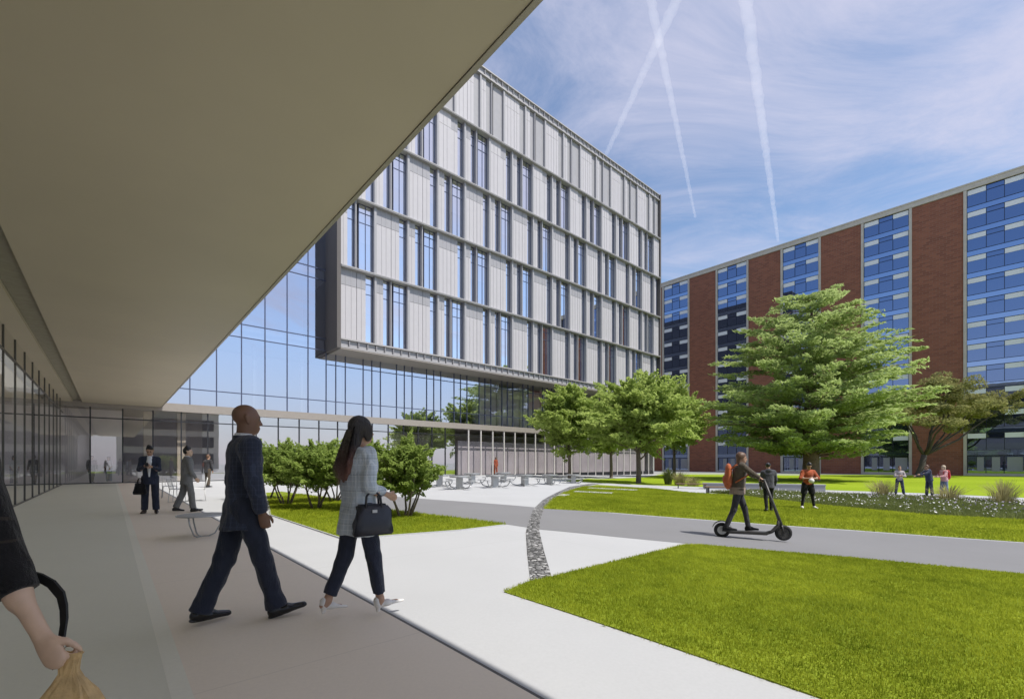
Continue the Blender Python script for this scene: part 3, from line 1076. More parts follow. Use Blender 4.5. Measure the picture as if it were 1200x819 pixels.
def shrub(label, px, py, H, Wd, seed, nleaf, lean=0.0, z0=.52):
    loc = at_ground(px, py)
    root = empty('shrub', label, 'shrub', loc, 0, 'multi stemmed shrubs in the lawn bed')
    rr = rnd(seed); rng = np.random.default_rng(seed)
    cs, rs_, ns, ds = [], [], [], []
    nleaf = int(nleaf * 1.25)
    L = 150
    for i in range(L):
        for _ in range(60):
            u = Vector((rr.uniform(-1, 1), rr.uniform(-1, 1), rr.uniform(-1, 1)))
            if .25 < u.length < 1: break
        a_ = math.atan2(u.y, u.x)
        w = Wd * .5 * (.86 if u.z > .2 else 1.0) * (1 + .20 * math.sin(3 * a_ + seed) + .14 * math.sin(5 * a_ + 5 * u.z + seed))
        zc = (H + z0) / 2
        cs.append((u.x * w * .9 + lean * .4, u.y * w * .9, zc + u.z * (H - z0) * .46 - .12 * (u.x ** 2 + u.y ** 2)))
        q = rr.uniform(.07, .21) * Wd * .62
        rs_.append((q * 1.6, q * .75, q * .42)); ds.append((u.x, u.y, .5 + .5 * u.z + rr.uniform(-.3, .3))); ns.append(int(nleaf / L * rr.uniform(.6, 1.4)))
    zc = (H + z0) / 2
    V, F = leaf_cloud(cs + [(lean * .4, 0, zc)], rs_ + [(Wd * .34, Wd * .34, (H - z0) * .36)], ns + [nleaf // 4], .048, rng=rng, elong=2.3, dirs=ds + [None])
    from_np('crown', V, F, M['leaf_shrub'], root)
    bm = bmesh.new()
    for k in range(6):
        a = 2 * math.pi * k / 6 + rr.uniform(-.3, .3)
        b0 = Vector((math.cos(a) * .10, math.sin(a) * .10, -.08))
        mid = Vector((math.cos(a) * .32 + lean * .2, math.sin(a) * .32, z0 * .9))
        tip = Vector((math.cos(a) * .6 + lean * .4, math.sin(a) * .6, H * .7))
        tube(bm, [b0, b0.lerp(mid, .5) + Vector((rr.uniform(-.05, .05), rr.uniform(-.05, .05), 0)), mid, mid.lerp(tip, .5) + Vector((.03, -.04, .05)), tip],
             [.034, .028, .022, .015, .006], 6)
        for j in range(5):
            c = cs[rr.randrange(L)]
            limb(bm, mid.lerp(tip, rr.random()), c, .012, .003, seed * 50 + k * 6 + j, 4)
    from_bm('trunk', bm, M['bark'], root, True)


for a in [('large shrub to the right of the woman, leaning towards the path', 474, 605.5, 2.02, 1.75, 41, 9500, .1),
          ('shrub hidden behind the woman in the blazer', 428, 597.5, 2.1, 1.9, 42, 8500, 0),
          ('full round shrub midway between the man and the woman', 371, 596, 2.08, 1.95, 43, 9500, 0),
          ('shrub just right of the walking man, with leaning stems', 336, 591, 2.0, 2.0, 44, 9000, 0),
          ('far shrub at the back of the bed between its neighbours', 392, 587.5, 2.1, 2.1, 45, 8000, 0),
          ('shrub beside the suited walking man, at the far tip of the bed', 312, 584.5, 2.0, 2.1, 46, 8000, 0)]:
    shrub(*a)


# ---- mown grass: real blades on the lawns
def in_poly(x, y, poly):
    ins = np.zeros(len(x), bool)
    n = len(poly)
    for i in range(n):
        x0, y0 = poly[i][0], poly[i][1]; x1, y1 = poly[(i + 1) % n][0], poly[(i + 1) % n][1]
        c = ((y0 > y) != (y1 > y))
        with np.errstate(divide='ignore', invalid='ignore'):
            xi = (x1 - x0) * (y - y0) / (y1 - y0) + x0
        ins ^= c & (x < xi)
    return ins


def gz_np(x):
    s = np.log1p(np.exp(np.minimum(60, (x - 1) * 1.2))) / 1.2
    return -.5 * (1 - np.exp(-s / 7))


def blades(name, label, poly, box, count, h, w, mat, dz=.014, seed=3, fan=1.0, kindtag='stuff', dens=None):
    rng = np.random.default_rng(seed)
    x = rng.uniform(box[0], box[1], count); y = rng.uniform(box[2], box[3], count)
    ok = in_poly(x, y, poly)
    if dens is not None: ok &= rng.random(count) < dens(x, y)
    x, y = x[ok], y[ok]
    k = len(x)
    x = x + rng.normal(0, w * 2.2, k); y = y + rng.normal(0, w * 2.2, k)
    a = rng.uniform(0, 2 * math.pi, k)
    hh = h * rng.uniform(.45, 1.25, k)
    ln = rng.normal(0, .45 * fan, k)[:, None] * hh[:, None]
    d = np.stack([np.cos(a), np.sin(a)], 1)
    e = np.stack([-d[:, 1], d[:, 0]], 1)
    base = np.stack([x, y, gz_np(x) + dz - .004], 1)
    ww = w * rng.uniform(.6, 1.3, k)
    V = np.zeros((k, 4, 3))
    V[:, 0] = base; V[:, 0, :2] -= e * ww[:, None] * .5
    V[:, 1] = base; V[:, 1, :2] += e * ww[:, None] * .5
    V[:, 2] = base; V[:, 2, :2] += d * ln + e * ww[:, None] * .12; V[:, 2, 2] += hh
    V[:, 3] = base; V[:, 3, :2] += d * ln * .98 - e * ww[:, None] * .12; V[:, 3, 2] += hh * .98
    o = from_np(name, V.reshape(-1, 3), np.arange(4 * k).reshape(k, 4), mat)
    tag(o, label, 'grass', kind=kindtag)
    return o


def boxof(p, lim):
    xs_ = [q[0] for q in p]; ys_ = [q[1] for q in p]
    return max(min(xs_), lim[0]), min(max(xs_), lim[1]), max(min(ys_), lim[2]), min(max(ys_), lim[3])


pf = gpoly(lawn_front); pm = gpoly(lawn_mid); pb = gpoly(lawn_bed)
blades('grass', 'bright green mown grass of the foreground lawn', pf, boxof(pf, (-.5, 10.5, 2.0, 9.4)), 430000, .029, .0085, M['blade'], .016, 3)
blades('grass', 'bright green mown grass of the lawn beyond the grey path', pm, boxof(pm, (0, 24, 8, 30)), 300000, .055, .022, M['blade'], .014, 4)
blades('grass', 'green grass under the row of shrubs', pb, boxof(pb, (-9, 1, 7, 21)), 170000, .05, .013, M['blade'], .014, 5)

# ---- planting bed with tall grasses and small white flowers
M['meadow'] = leafmat('meadow stems', (0.075, 0.105, 0.025), (0.24, 0.27, 0.10), .6, .3)
M['straw'] = leafmat('dry plume grass', (0.20, 0.19, 0.07), (0.42, 0.38, 0.20), 1.2, .3)
M['petal'] = plain('white petals', (0.78, 0.77, 0.74), .8, 0, .05)
M['lilac'] = plain('lilac petals', (0.42, 0.36, 0.50), .8, 0, .1)
pbed = gpoly(bed)
blades('meadow_planting', 'loose strip of knee high meadow plants beyond the middle lawn', pbed, boxof(pbed, (5, 34, 12, 34)), 150000, .15, .018, M['meadow'], .01, 8, .9)
rng = np.random.default_rng(15)
bx0 = boxof(pbed, (5, 34, 12, 34))
for nm, mt, cnt, dens, lab in (
        ('white_flowers', 'petal', 2300, lambda x, y: .25 + .75 * (np.sin(x * .9 + y * .4) > -.1), 'tiny white flower heads scattered over the meadow strip'),
        ('lilac_flowers', 'lilac', 1700, lambda x, y: (x > 17.5) * 1.0, 'pale lilac flower heads at the right end of the meadow strip')):
    x = rng.uniform(bx0[0], bx0[1], cnt); y = rng.uniform(bx0[2], bx0[3], cnt)
    ok = in_poly(x, y, pbed) & (rng.random(cnt) < dens(x, y))
    x, y = x[ok], y[ok]
    P = np.stack([x, y, gz_np(x) + rng.uniform(.08, .20, len(x))], 1)
    V, F = leaf_cloud(P, [(.03, .03, .015)] * len(P), [2] * len(P), .05, rng=rng, elong=1.1)
    tag(from_np(nm, V, F, M[mt]), lab, 'flowers', kind='stuff')


def plume(label, px, py, H, Wd, n, mat, seed, w=.014):
    loc = at_ground(px, py)
    rng = np.random.default_rng(seed)
    a = rng.uniform(0, 2 * math.pi, n); sp = Wd * .5 * rng.random(n) ** .7
    h = H * rng.uniform(.6, 1.05, n) * (1 - .25 * (sp / (Wd * .5)))
    d = np.stack([np.cos(a), np.sin(a)], 1); e = np.stack([-d[:, 1], d[:, 0]], 1)
    b = d * (sp * .55)[:, None]
    V = np.zeros((n, 6, 3))
    m_ = d * (sp * .75)[:, None]; t_ = d * (sp * 1.15 + .06)[:, None]
    V[:, 0, :2] = b - e * w / 2; V[:, 1, :2] = b + e * w / 2
    V[:, 2, :2] = m_ + e * w / 2; V[:, 3, :2] = m_ - e * w / 2; V[:, 2, 2] = V[:, 3, 2] = h * .65
    V[:, 4, :2] = t_ + e * w * .3; V[:, 5, :2] = t_ - e * w * .3; V[:, 4, 2] = V[:, 5, 2] = h
    base = np.arange(n)[:, None] * 6
    F = np.concatenate([base + np.array([[0, 1, 2, 3]]), base + np.array([[3, 2, 4, 5]])])
    o = from_np('ornamental_grass', V.reshape(-1, 3), F, M[mat])
    o.location = loc
    tag(o, label, 'plant', 'tall ornamental grasses')


plume('green plume grass clump under the rightmost young tree', 783, 567.5, 1.35, 1.0, 420, 'meadow', 1, .024)
plume('straw coloured plume grass clump beside the green clump', 797, 568.5, 1.15, 1.5, 330, 'straw', 2, .02)
plume('sparse low straw grass clump left of the long grey wall', 812, 569.5, .8, 1.6, 240, 'straw', 3, .02)
plume('feathery straw grass left of the person with folded arms', 1034, 581.5, 1.0, 1.6, 230, 'straw', 4, .02)
plume('feathery straw grass in front of the student with the red backpack', 1112, 587, .85, 1.7, 210, 'straw', 5, .02)
plume('feathery straw grass at the right edge of the meadow strip', 1176, 591, 1.15, 1.5, 210, 'straw', 6, .02)
# ================================================================== STREET FURNITURE
def picnic_table(label, px, py, src=None, rz=0.0):
    loc = gp(px, py)
    if src is None:
        root = empty('picnic_table', label, 'table', loc, rz, 'grey round picnic tables with fixed stools')
        b = bmesh.new(); disc(b, (0, 0), .52, .64, .685, 32); disc(b, (0, 0), .50, .60, .639, 32)
        from_bm('tabletop', b, M['steel'], root)
        b = bmesh.new(); bx(b, -.16, .16, -.16, .16, .0, .58); bx(b, -.24, .24, -.24, .24, -.02, .03)
        from_bm('pedestal', b, M['steel'], root)
        for k in range(4):
            a = math.pi / 4 + k * math.pi / 2
            c, s = math.cos(a), math.sin(a)
            b = bmesh.new()
            tube(b, [(c * .18, s * .18, .12), (c * .45, s * .45, .06), (c * .72, s * .72, .12), (c * .86, s * .86, .28), (c * .88, s * .88, .40)], .028, 8)
            arm = from_bm('stool_arm', b, M['steel'], root, True)
            b = bmesh.new(); disc(b, (c * .86, s * .86), .19, .40, .435, 20)
            from_bm('seat', b, M['steel'], arm)
        return root
    r = copy_tree(src)
    r.location = loc; r.rotation_euler.z = rz
    r['label'] = label
    return r


T = None
for i, (px, py, lab) in enumerate([
        (538.5, 573.2, 'grey picnic table standing nearest, just clear of the right shrub'),
        (580, 571.3, 'grey picnic table second from the shrub, below the figure in orange'),
        (615, 569.4, 'grey picnic table third along the front row from the shrub'),
        (644, 567.9, 'grey picnic table beside the start of the curved pebble strip'),
        (672, 566.4, 'grey picnic table at the right end of the row, in front of the leftmost tree'),
        (515, 570.5, 'grey picnic table half hidden behind the twigs of the right shrub'),
        (553, 566.8, 'grey picnic table of the back row, behind the nearest one'),
        (590, 564.8, 'grey picnic table at the right of the back row by the shopfront')]):
    t = picnic_table(lab, px, py, T, i * .37)
    if T is None: T = t


def bench(name, label, cat, a, b, h, w, mat_seat, mat_leg, solid=False, slats=4):
    pa, pb_ = gp(*a), gp(*b)
    mid = (pa + pb_) / 2
    L = (pb_ - pa).length
    rz = math.atan2((pb_ - pa).y, (pb_ - pa).x)
    root = empty(name, label, cat, mid, rz)
    bm = bmesh.new()
    if solid:
        bx(bm, -L / 2, L / 2, -w / 2, w / 2, -.1, h - .07)
        from_bm('base', bm, mat_leg, root)
        bm = bmesh.new(); bx(bm, -L / 2 - .03, L / 2 + .03, -w / 2 - .03, w / 2 + .03, h - .068, h)
        from_bm('seat', bm, mat_seat, root)
        return root
    for k in range(slats):
        y0 = -w / 2 + k * w / slats
        bx(bm, -L / 2, L / 2, y0, y0 + w / slats - .015, h - .05, h)
    from_bm('seat', bm, mat_seat, root)
    n = max(2, int(L / 1.2) + 1)
    for k in range(n):
        x = -L / 2 + .15 + (L - .3) * k / (n - 1)
        bm = bmesh.new(); bx(bm, x - .03, x + .03, -w / 2 + .03, w / 2 - .03, -.1, h - .052)
        from_bm('leg', bm, mat_leg, root)
    return root


M['wood'] = plain('weathered timber', (0.22, 0.14, 0.09), .7, 0, .2, 8)
M['greywall'] = concrete('grey seat wall', (0.30, 0.30, 0.32), .06)
bench('seat_wall', 'long low grey seat wall behind the scooter rider', 'seat wall', (824, 572.2), (966, 575.8), .42, .5, M['greywall'], M['greywall'], True)
bench('bench', 'slatted timber bench just left of the rider with the orange backpack', 'bench', (826, 578.2), (872, 579.2), .42, .5, M['wood'], M['mull'])
bench('bench', 'dark narrow bench below the ornamental grass clumps', 'bench', (792, 572.0), (829, 573.2), .36, .4, M['wood'], M['mull'])


def slab(label, a, b, c, d):
    o = drape('paving_slab', gpoly([a, b, c, d]), .05, M['plaza'], None, None, .06)
    tag(o, label, 'paving slab', 'pale slabs set into the middle lawn')


slab('pale slab nearest the pebble strip at the lawn tip', (652, 581.5), (661, 582.2), (668, 580.4), (659, 579.8))
slab('long pale slab along the curved lawn edge', (672, 577.0), (716, 579.0), (719, 577.8), (675, 576.0))
slab('pale slab farthest up the lawn by the thin path', (688, 572.6), (745, 575.2), (748, 574.2), (691, 571.8))


# low mesh stool-table and wire chairs by the far men
def mesh_table():
    loc = gp(236.5, 629)
    root = empty('mesh_table', 'low round grey mesh table beside the suited walking man', 'table', loc)
    zt = .41
    bm = bmesh.new(); disc(bm, (0, 0), .37, zt - .022, zt, 36)
    from_bm('tabletop', bm, M['meshgrey'], root)
    bm = bmesh.new()
    tube(bm, [(.38 * math.cos(2 * math.pi * k / 36), .38 * math.sin(2 * math.pi * k / 36), zt - .01) for k in range(37)], .012, 6)
    from_bm('rim', bm, M['steel'], root, True)
    for k in range(3):
        a = .5 + k * 2 * math.pi / 3
        c, s = math.cos(a), math.sin(a)
        bm = bmesh.new()
        tube(bm, [(c * .33, s * .33, zt - .025), (c * .30, s * .30, .25), (c * .20, s * .20, .06), (c * .1, s * .1, .012), (0, 0, .012)], .013, 8)
        from_bm('leg', bm, M['steel'], root, True)


mesh_table()


def wire_chair(label, px, py, rz, src=None):
    loc = gp(px, py)
    if src is not None:
        r = copy_tree(src); r.location = loc; r.rotation_euler.z = rz; r['label'] = label
        return r
    root = empty('wire_chair', label, 'chair', loc, rz, 'pale wire chairs at the edge of the walk')
    bm = bmesh.new(); bx(bm, -.23, .23, -.23, .23, .44, .46)
    from_bm('seat', bm, M['wmetal'], root)
    bm = bmesh.new()
    tube(bm, [(-.22, -.22, .45), (-.22, -.30, .82), (.22, -.30, .82), (.22, -.22, .45)], .013, 6)
    for x in (-.13, -.04, .05, .14):
        tube(bm, [(x, -.225, .46), (x, -.298, .81)], .006, 5)
    from_bm('backrest', bm, M['wmetal'], root, True)
    for s in (-1, 1):
        bm = bmesh.new()
        tube(bm, [(s * .21, .21, .44), (s * .24, .25, .012), (s * .24, -.25, .012), (s * .21, -.21, .44)], .012, 6)
        from_bm('leg', bm, M['steel'], root, True)
    return root


c0 = wire_chair('pale wire chair between the man with the phone and the man in grey', 199, 583, .6)
wire_chair('pale wire chair touching the grey suited man on the left', 210, 588, -1.2, c0)
wire_chair('pale wire chair to the right of the man in grey', 231, 587, 2.2, c0)

# ------------------------------------------------------------------ kick scooter
pr, pf_ = gp(846, 629), gp(918, 635.2)
sd = (pf_ - pr); sd.z = 0
LS = sd.length
scoot = empty('kick_scooter', 'dark electric kick scooter ridden along the grey path', 'scooter', (pr + pf_) / 2 + Vector((0, 0, .012)), math.atan2(sd.y, sd.x))
M['scoot'] = plain('dark scooter paint', (0.055, 0.052, 0.05), .45, .2, .1)
M['tyre'] = plain('black tyre', (0.018, 0.018, 0.018), .8)
h = LS / 2
RW = .155
for x, fr in ((-h, False), (h, True)):
    bm = bmesh.new()
    ring = [(x + (RW - .035) * math.cos(2 * math.pi * k / 28), 0, RW + (RW - .035) * math.sin(2 * math.pi * k / 28)) for k in range(29)]
    tube(bm, ring, .036, 8, 0, False)
    wheel = from_bm('wheel', bm, M['tyre'], scoot, True)
    bm = bmesh.new()
    bmesh.ops.create_cone(bm, cap_ends=True, segments=24, radius1=.088 if not fr else .10, radius2=.088 if not fr else .10, depth=.05,
                          matrix=Matrix.Translation((x, 0, RW)) @ Matrix.Rotation(math.pi / 2, 4, 'X'))
    bmesh.ops.create_cone(bm, cap_ends=True, segments=12, radius1=.03, radius2=.03, depth=.12,
                          matrix=Matrix.Translation((x, 0, RW)) @ Matrix.Rotation(math.pi / 2, 4, 'X'))
    from_bm('rim', bm, M['scoot'] if fr else M['steel'], wheel)
bm = bmesh.new()
hexa(bm, [(-h + .13, -.085, .10), (h - .30, -.085, .10), (h - .30, .085, .10), (-h + .13, .085, .10),
          (-h + .11, -.09, .155), (h - .27, -.09, .155), (h - .27, .09, .155), (-h + .11, .09, .155)])
tube(bm, [(-h + .14, .065, .14), (-h - .0, .065, RW)], .018, 6)
tube(bm, [(-h + .14, -.065, .14), (-h - .0, -.065, RW)], .018, 6)
from_bm('deck', bm, M['scoot'], scoot)
bm = bmesh.new()
tube(bm, [(h - .30, 0, .13), (h - .20, 0, .17), (h - .09, 0, .30), (h - .08, 0, .40)], [.035, .035, .034, .03], 8)
from_bm('neck', bm, M['scoot'], scoot, True)
ST = Vector((h - .34, 0, 1.20))
bm = bmesh.new()
tube(bm, [(h - .02, 0, .26), ST], [.032, .026], 10)
tube(bm, [(h, .055, RW), (h - .03, .055, .30), (h - .03, -.055, .30), (h, -.055, RW)], .017, 6)
from_bm('stem', bm, M['scoot'], scoot, True)
bm = bmesh.new()
tube(bm, [ST + Vector((-.05, -.25, 0)), ST + Vector((0, -.1, .01)), ST + Vector((0, .1, .01)), ST + Vector((-.05, .25, 0))], .017, 8)
bar = from_bm('handlebar', bm, M['scoot'], scoot, True)
for s in (-1, 1):
    bm = bmesh.new(); tube(bm, [ST + Vector((-.055, s * .26, 0)), ST + Vector((-.03, s * .15, .004))], .022, 8)
    from_bm('grip', bm, M['tyre'], bar, True)
bm = bmesh.new()
arc = [(-h + (RW + .03) * math.cos(a), (RW) + (RW + .03) * math.sin(a)) for a in [math.radians(d) for d in range(20, 165, 12)]]
for (xa, za), (xb, zb) in zip(arc[:-1], arc[1:]):
    hexa(bm, [(xa, -.05, za), (xb, -.05, zb), (xb, .05, zb), (xa, .05, za), (xa, -.05, za + .012), (xb, -.05, zb + .012), (xb, .05, zb + .012), (xa, .05, za + .012)])
from_bm('fender', bm, M['scoot'], scoot)
# ================================================================== PEOPLE
class Field:
    def __init__(s, lo, hi, h):
        s.lo = np.array(lo, float); s.h = h
        s.n = np.maximum(4, np.ceil((np.array(hi) - s.lo) / h).astype(int) + 1)
        s.a = np.full(s.n, 1.0, np.float32)

    def _block(s, lo, hi, pad):
        i0 = np.clip(np.floor((np.array(lo) - pad - s.lo) / s.h).astype(int), 0, s.n - 1)
        i1 = np.clip(np.ceil((np.array(hi) + pad - s.lo) / s.h).astype(int) + 1, 1, s.n)
        if (i1 <= i0).any(): return None
        ax = [s.lo[d] + s.h * np.arange(i0[d], i1[d]) for d in range(3)]
        return tuple(slice(i0[d], i1[d]) for d in range(3)), np.stack(np.meshgrid(*ax, indexing='ij'), -1)

    def _put(s, sl, d, k):
        a = s.a[sl]
        if k <= 0: s.a[sl] = np.minimum(a, d)
        else:
            hh = np.clip(.5 + .5 * (a - d) / k, 0, 1)
            s.a[sl] = (a * (1 - hh) + d * hh - k * hh * (1 - hh)).astype(np.float32)

    def cap(s, p, q, r0, r1, k=.03, flat=None, fl=1.0, clip=(0, 0)):
        """tapered limb; flat/fl squeeze it along one axis; clip cuts its round ends"""
        p, q = np.array(p, float), np.array(q, float)
        R = max(r0, r1) * max(1, fl)
        b = s._block(np.minimum(p, q) - R, np.maximum(p, q) + R, k + s.h * 2)
        if b is None: return
        sl, X = b
        ab = q - p; L = np.linalg.norm(ab)
        tr = ((X - p) @ ab) / (L * L)
        t = np.clip(tr, 0, 1)
        o = X - (p + t[..., None] * ab)
        if flat is not None:
            f = np.array(flat, float); f /= np.linalg.norm(f)
            c = o @ f
            o = o + (c * (1 / fl - 1))[..., None] * f
        d = np.linalg.norm(o, axis=-1) - (r0 + (r1 - r0) * t)
        if clip[0]: d = np.maximum(d, -tr * L)
        if clip[1]: d = np.maximum(d, (tr - 1) * L)
        s._put(sl, d, k)

    def ell(s, c, r, k=.03, rot=None):
        c, r = np.array(c, float), np.array(r, float)
        R = max(r)
        b = s._block(c - R, c + R, k + s.h * 2)
        if b is None: return
        sl, X = b
        o = X - c
        if rot is not None: o = o @ rot
        q = np.linalg.norm(o / r, axis=-1)
        g = np.linalg.norm(o / (r * r), axis=-1) + 1e-9
        d = np.where(q < 1e-6, -min(r), q * (q - 1) / g)
        s._put(sl, d, k)

    def cut(s, n, c):
        """drop everything with n.x > c"""
        ax = [s.lo[d] + s.h * np.arange(s.n[d]) for d in range(3)]
        X = np.stack(np.meshgrid(*ax, indexing='ij'), -1)
        s.a = np.maximum(s.a, (X @ np.array(n, float)) - c).astype(np.float32)

    def mesh(s):
        a = s.a
        a[0], a[-1], a[:, 0], a[:, -1], a[:, :, 0], a[:, :, -1] = (np.maximum(v, s.h * .5) for v in (a[0], a[-1], a[:, 0], a[:, -1], a[:, :, 0], a[:, :, -1]))
        ins = a < 0
        nx, ny, nz = a.shape
        c = {(i, j, k): a[i:nx - 1 + i, j:ny - 1 + j, k:nz - 1 + k] for i in (0, 1) for j in (0, 1) for k in (0, 1)}
        cnt = sum((v < 0).astype(np.int8) for v in c.values())
        act = (cnt > 0) & (cnt < 8)
        ids = np.argwhere(act)
        if len(ids) == 0: return np.zeros((0, 3)), np.zeros((0, 4), int)
        acc = np.zeros((len(ids), 3)); w = np.zeros(len(ids))
        val = {kk: v[act] for kk, v in c.items()}
        for p in c:
            for d in range(3):
                if p[d] == 0:
                    q = list(p); q[d] = 1; q = tuple(q)
                    va, vb = val[p], val[q]
                    m = (va < 0) != (vb < 0)
                    t = np.where(m, va / (va - vb + 1e-12 * (va == vb)), 0)
                    pos = np.array(p, float)[None].repeat(len(ids), 0); pos[:, d] = t
                    acc += pos * m[:, None]; w += m
        V = s.lo + s.h * (ids + acc / w[:, None])
        idx = np.full(act.shape, -1, np.int64); idx[tuple(ids.T)] = np.arange(len(ids))
        F = []
        for d in range(3):
            lo = [slice(1, -1)] * 3; lo[d] = slice(0, -1)
            hi = list(lo); hi[d] = slice(1, None)
            A, B = ins[tuple(lo)], ins[tuple(hi)]
            u, v = [(1, 2), (2, 0), (0, 1)][d]
            e = np.argwhere(A != B); fl = A[A != B]
            off = np.ones(3, int); off[d] = 0
            e = e + off
            def g(du, dv):
                q = e.copy(); q[:, u] -= du; q[:, v] -= dv
                return idx[tuple(q.T)]
            quad = np.stack([g(1, 1), g(0, 1), g(0, 0), g(1, 0)], 1)
            quad = np.where(fl[:, None], quad, quad[:, ::-1])
            F.append(quad)
        return V, np.concatenate(F)


def crumple(V, F, amp, seed, freq=1.0, stretch=(1, 1, .55)):
    """soft cloth folds along the normals"""
    if amp <= 0 or len(V) == 0: return V
    n = np.zeros_like(V)
    a, b, c, d = (V[F[:, i]] for i in range(4))
    fn = np.cross(c - a, d - b)
    for i in range(4): np.add.at(n, F[:, i], fn)
    n /= np.linalg.norm(n, axis=1)[:, None] + 1e-9
    rng = np.random.default_rng(seed)
    f = np.zeros(len(V))
    for i in range(12):
        kv = rng.normal(size=3) * np.array(stretch) * rng.uniform(14, 46) * freq
        w = V + .02 * np.sin(V[:, ::-1] * 17 + i)
        f += np.sin(w @ kv + rng.uniform(0, 6.28)) * rng.uniform(.4, 1) * 14 / (10 + np.linalg.norm(kv))
    return V + n * (f * amp)[:, None]


def rx(v): return np.array(v, float)


def person(label, h, loc, az, P):
    """figure in the pose P; local axes: x forward, y to its left, z up"""
    s = h / 1.8
    fem = P.get('fem', 0)
    vox = P.get('vox', .014)
    J = {}
    hipw = .095
    pel = rx((0, 0, 0))
    legs = {}
    for sd_, sg in (('L', 1), ('R', -1)):
        hip_a, knee, foot = P['leg' + sd_]
        hj = pel + rx((0, sg * hipw, -.03))
        t1, t2 = math.radians(hip_a), math.radians(hip_a - knee)
        sp = P.get('splay', .02) * sg
        kn = hj + .44 * rx((math.sin(t1), sp, -math.cos(t1)))
        an = kn + .42 * rx((math.sin(t2), sp, -math.cos(t2)))
        fa = math.radians(foot)
        fd = rx((math.cos(fa), sg * .16, math.sin(fa)))
        heel = an + .05 * rx((-math.cos(fa) * .7, 0, -math.sin(fa) * .7)) + .055 * rx((math.sin(fa), 0, -math.cos(fa)))
        toe = heel + .235 * fd
        legs[sd_] = (hj, kn, an, heel, toe)
    low = min(min(l[3][2], l[4][2]) for l in legs.values()) - .032 - P.get('heel', 0)
    dz = -low
    lift = rx((0, 0, dz))
    legs = {k: tuple(p + lift for p in v) for k, v in legs.items()}
    pel = pel + lift
    le, ls = math.radians(P.get('lean', 3)), math.radians(P.get('side', 0))
    tw = math.radians(P.get('twist', 0))

    def up(x, y, z):
        """torso frame above the pelvis"""
        x, y = x * math.cos(tw * min(1, z / .45)) - y * math.sin(tw * min(1, z / .45)), x * math.sin(tw * min(1, z / .45)) + y * math.cos(tw * min(1, z / .45))
        y2, z2 = y * math.cos(ls) - z * math.sin(ls), y * math.sin(ls) + z * math.cos(ls)
        return pel + rx((x * math.cos(le) + z2 * math.sin(le), y2, -x * math.sin(le) + z2 * math.cos(le)))
    shw = P.get('shw', .185 - .025 * fem)
    waist, chest, neck0 = up(0, 0, .17), up(.0, 0, .36), up(-.012, 0, .535)
    hy, hp = math.radians(P.get('headyaw', 0)), math.radians(P.get('headpitch', 0))
    Rz = np.array([[math.cos(hy), -math.sin(hy), 0], [math.sin(hy), math.cos(hy), 0], [0, 0, 1]])
    Ry = np.array([[math.cos(hp), 0, math.sin(hp)], [0, 1, 0], [-math.sin(hp), 0, math.cos(hp)]])
    HR = Rz @ Ry
    headc = neck0 + rx((.02 + .10 * math.sin(le) + .05 * math.sin(hp) * math.cos(hy), .05 * math.sin(hp) * math.sin(hy), .155))
    hd = lambda x, y, z: headc + HR @ rx((x, y, z))
    arms = {}
    for sd_, sg in (('L', 1), ('R', -1)):
        if 'arm%s_pts' % sd_ in P:
            sh, el, wr = [rx(p) / s for p in P['arm%s_pts' % sd_]]
        else:
            fl, ab, eb, inw = [math.radians(v) for v in P['arm' + sd_]]
            sh = up(-.01, sg * shw, .465)
            el = sh + .295 * rx((math.sin(fl) * math.cos(ab), sg * math.sin(ab), -math.cos(fl) * math.cos(ab)))
            f2 = fl + eb
            wr = el + .255 * rx((math.sin(f2) * math.cos(inw), -sg * math.sin(inw), -math.cos(f2) * math.cos(inw)))
        arms[sd_] = (sh, el, wr)
    allp = [p for v in list(legs.values()) + list(arms.values()) for p in v] + [hd(0, 0, .2), pel]
    lo = (np.min(allp, axis=0) - .32) * s; hi = (np.max(allp, axis=0) + .32) * s
    lo[2] = -.03

    def fld(v=vox): return Field(lo, hi, v)
    fw = rx((math.cos(tw), math.sin(tw), 0))

    class F2:
        """field drawn in unscaled body units"""
        def __init__(q, v=vox): q.f = fld(v)
        def cap(q, a, b, r0, r1, k=.03, flat=None, fl=1.0, clip=(0, 0)): q.f.cap(rx(a) * s, rx(b) * s, r0 * s, r1 * s, k * s, flat, fl, clip)
        def ell(q, c, r, k=.03, rot=None): q.f.ell(rx(c) * s, rx(r) * s, k * s, rot)
    root = empty('person', label, 'person', loc, az, P.get('group'))

    # ---------------------------------------------------------------- body
    b = F2()
    g = P.get('girth', 1.0)
    b.cap(pel + rx((-.01, .05, -.03)), pel + rx((-.01, -.05, -.03)), .105 * g, .105 * g, .05)
    b.cap(pel, waist, .125 * g, .115 * g, .06, fw, .80)
    b.cap(waist, chest, .12 * g, .145 * g, .06, fw, .78)
    b.cap(up(-.01, .10, .44), up(-.01, -.10, .44), .085, .085, .06)
    b.cap(neck0 - rx((0, 0, .06)), hd(-.015, 0, -.06), .058 - .006 * fem, .054 - .006 * fem, .03)
    b.cap(up(-.012, .02, .50), arms['L'][0], .06, .052, .04); b.cap(up(-.012, -.02, .50), arms['R'][0], .06, .052, .04)
    # head
    b.ell(hd(-.012, 0, .035), (.097, .077, .088), .02, HR)
    b.ell(hd(.028, 0, -.035), (.066, .060, .082), .04, HR)
    b.ell(hd(.062, 0, -.092), (.026, .030, .022), .035, HR)
    b.cap(hd(.080, .030, .022), hd(.080, -.030, .022), .012, .012, .025)
    b.cap(hd(.090, 0, .008), hd(.109, 0, -.030), .007, .0115, .012)
    b.cap(hd(.104, .010, -.034), hd(.104, -.010, -.034), .009, .009, .008)
    b.cap(hd(.090, .018, -.064), hd(.090, -.018, -.064), .009, .009, .010)
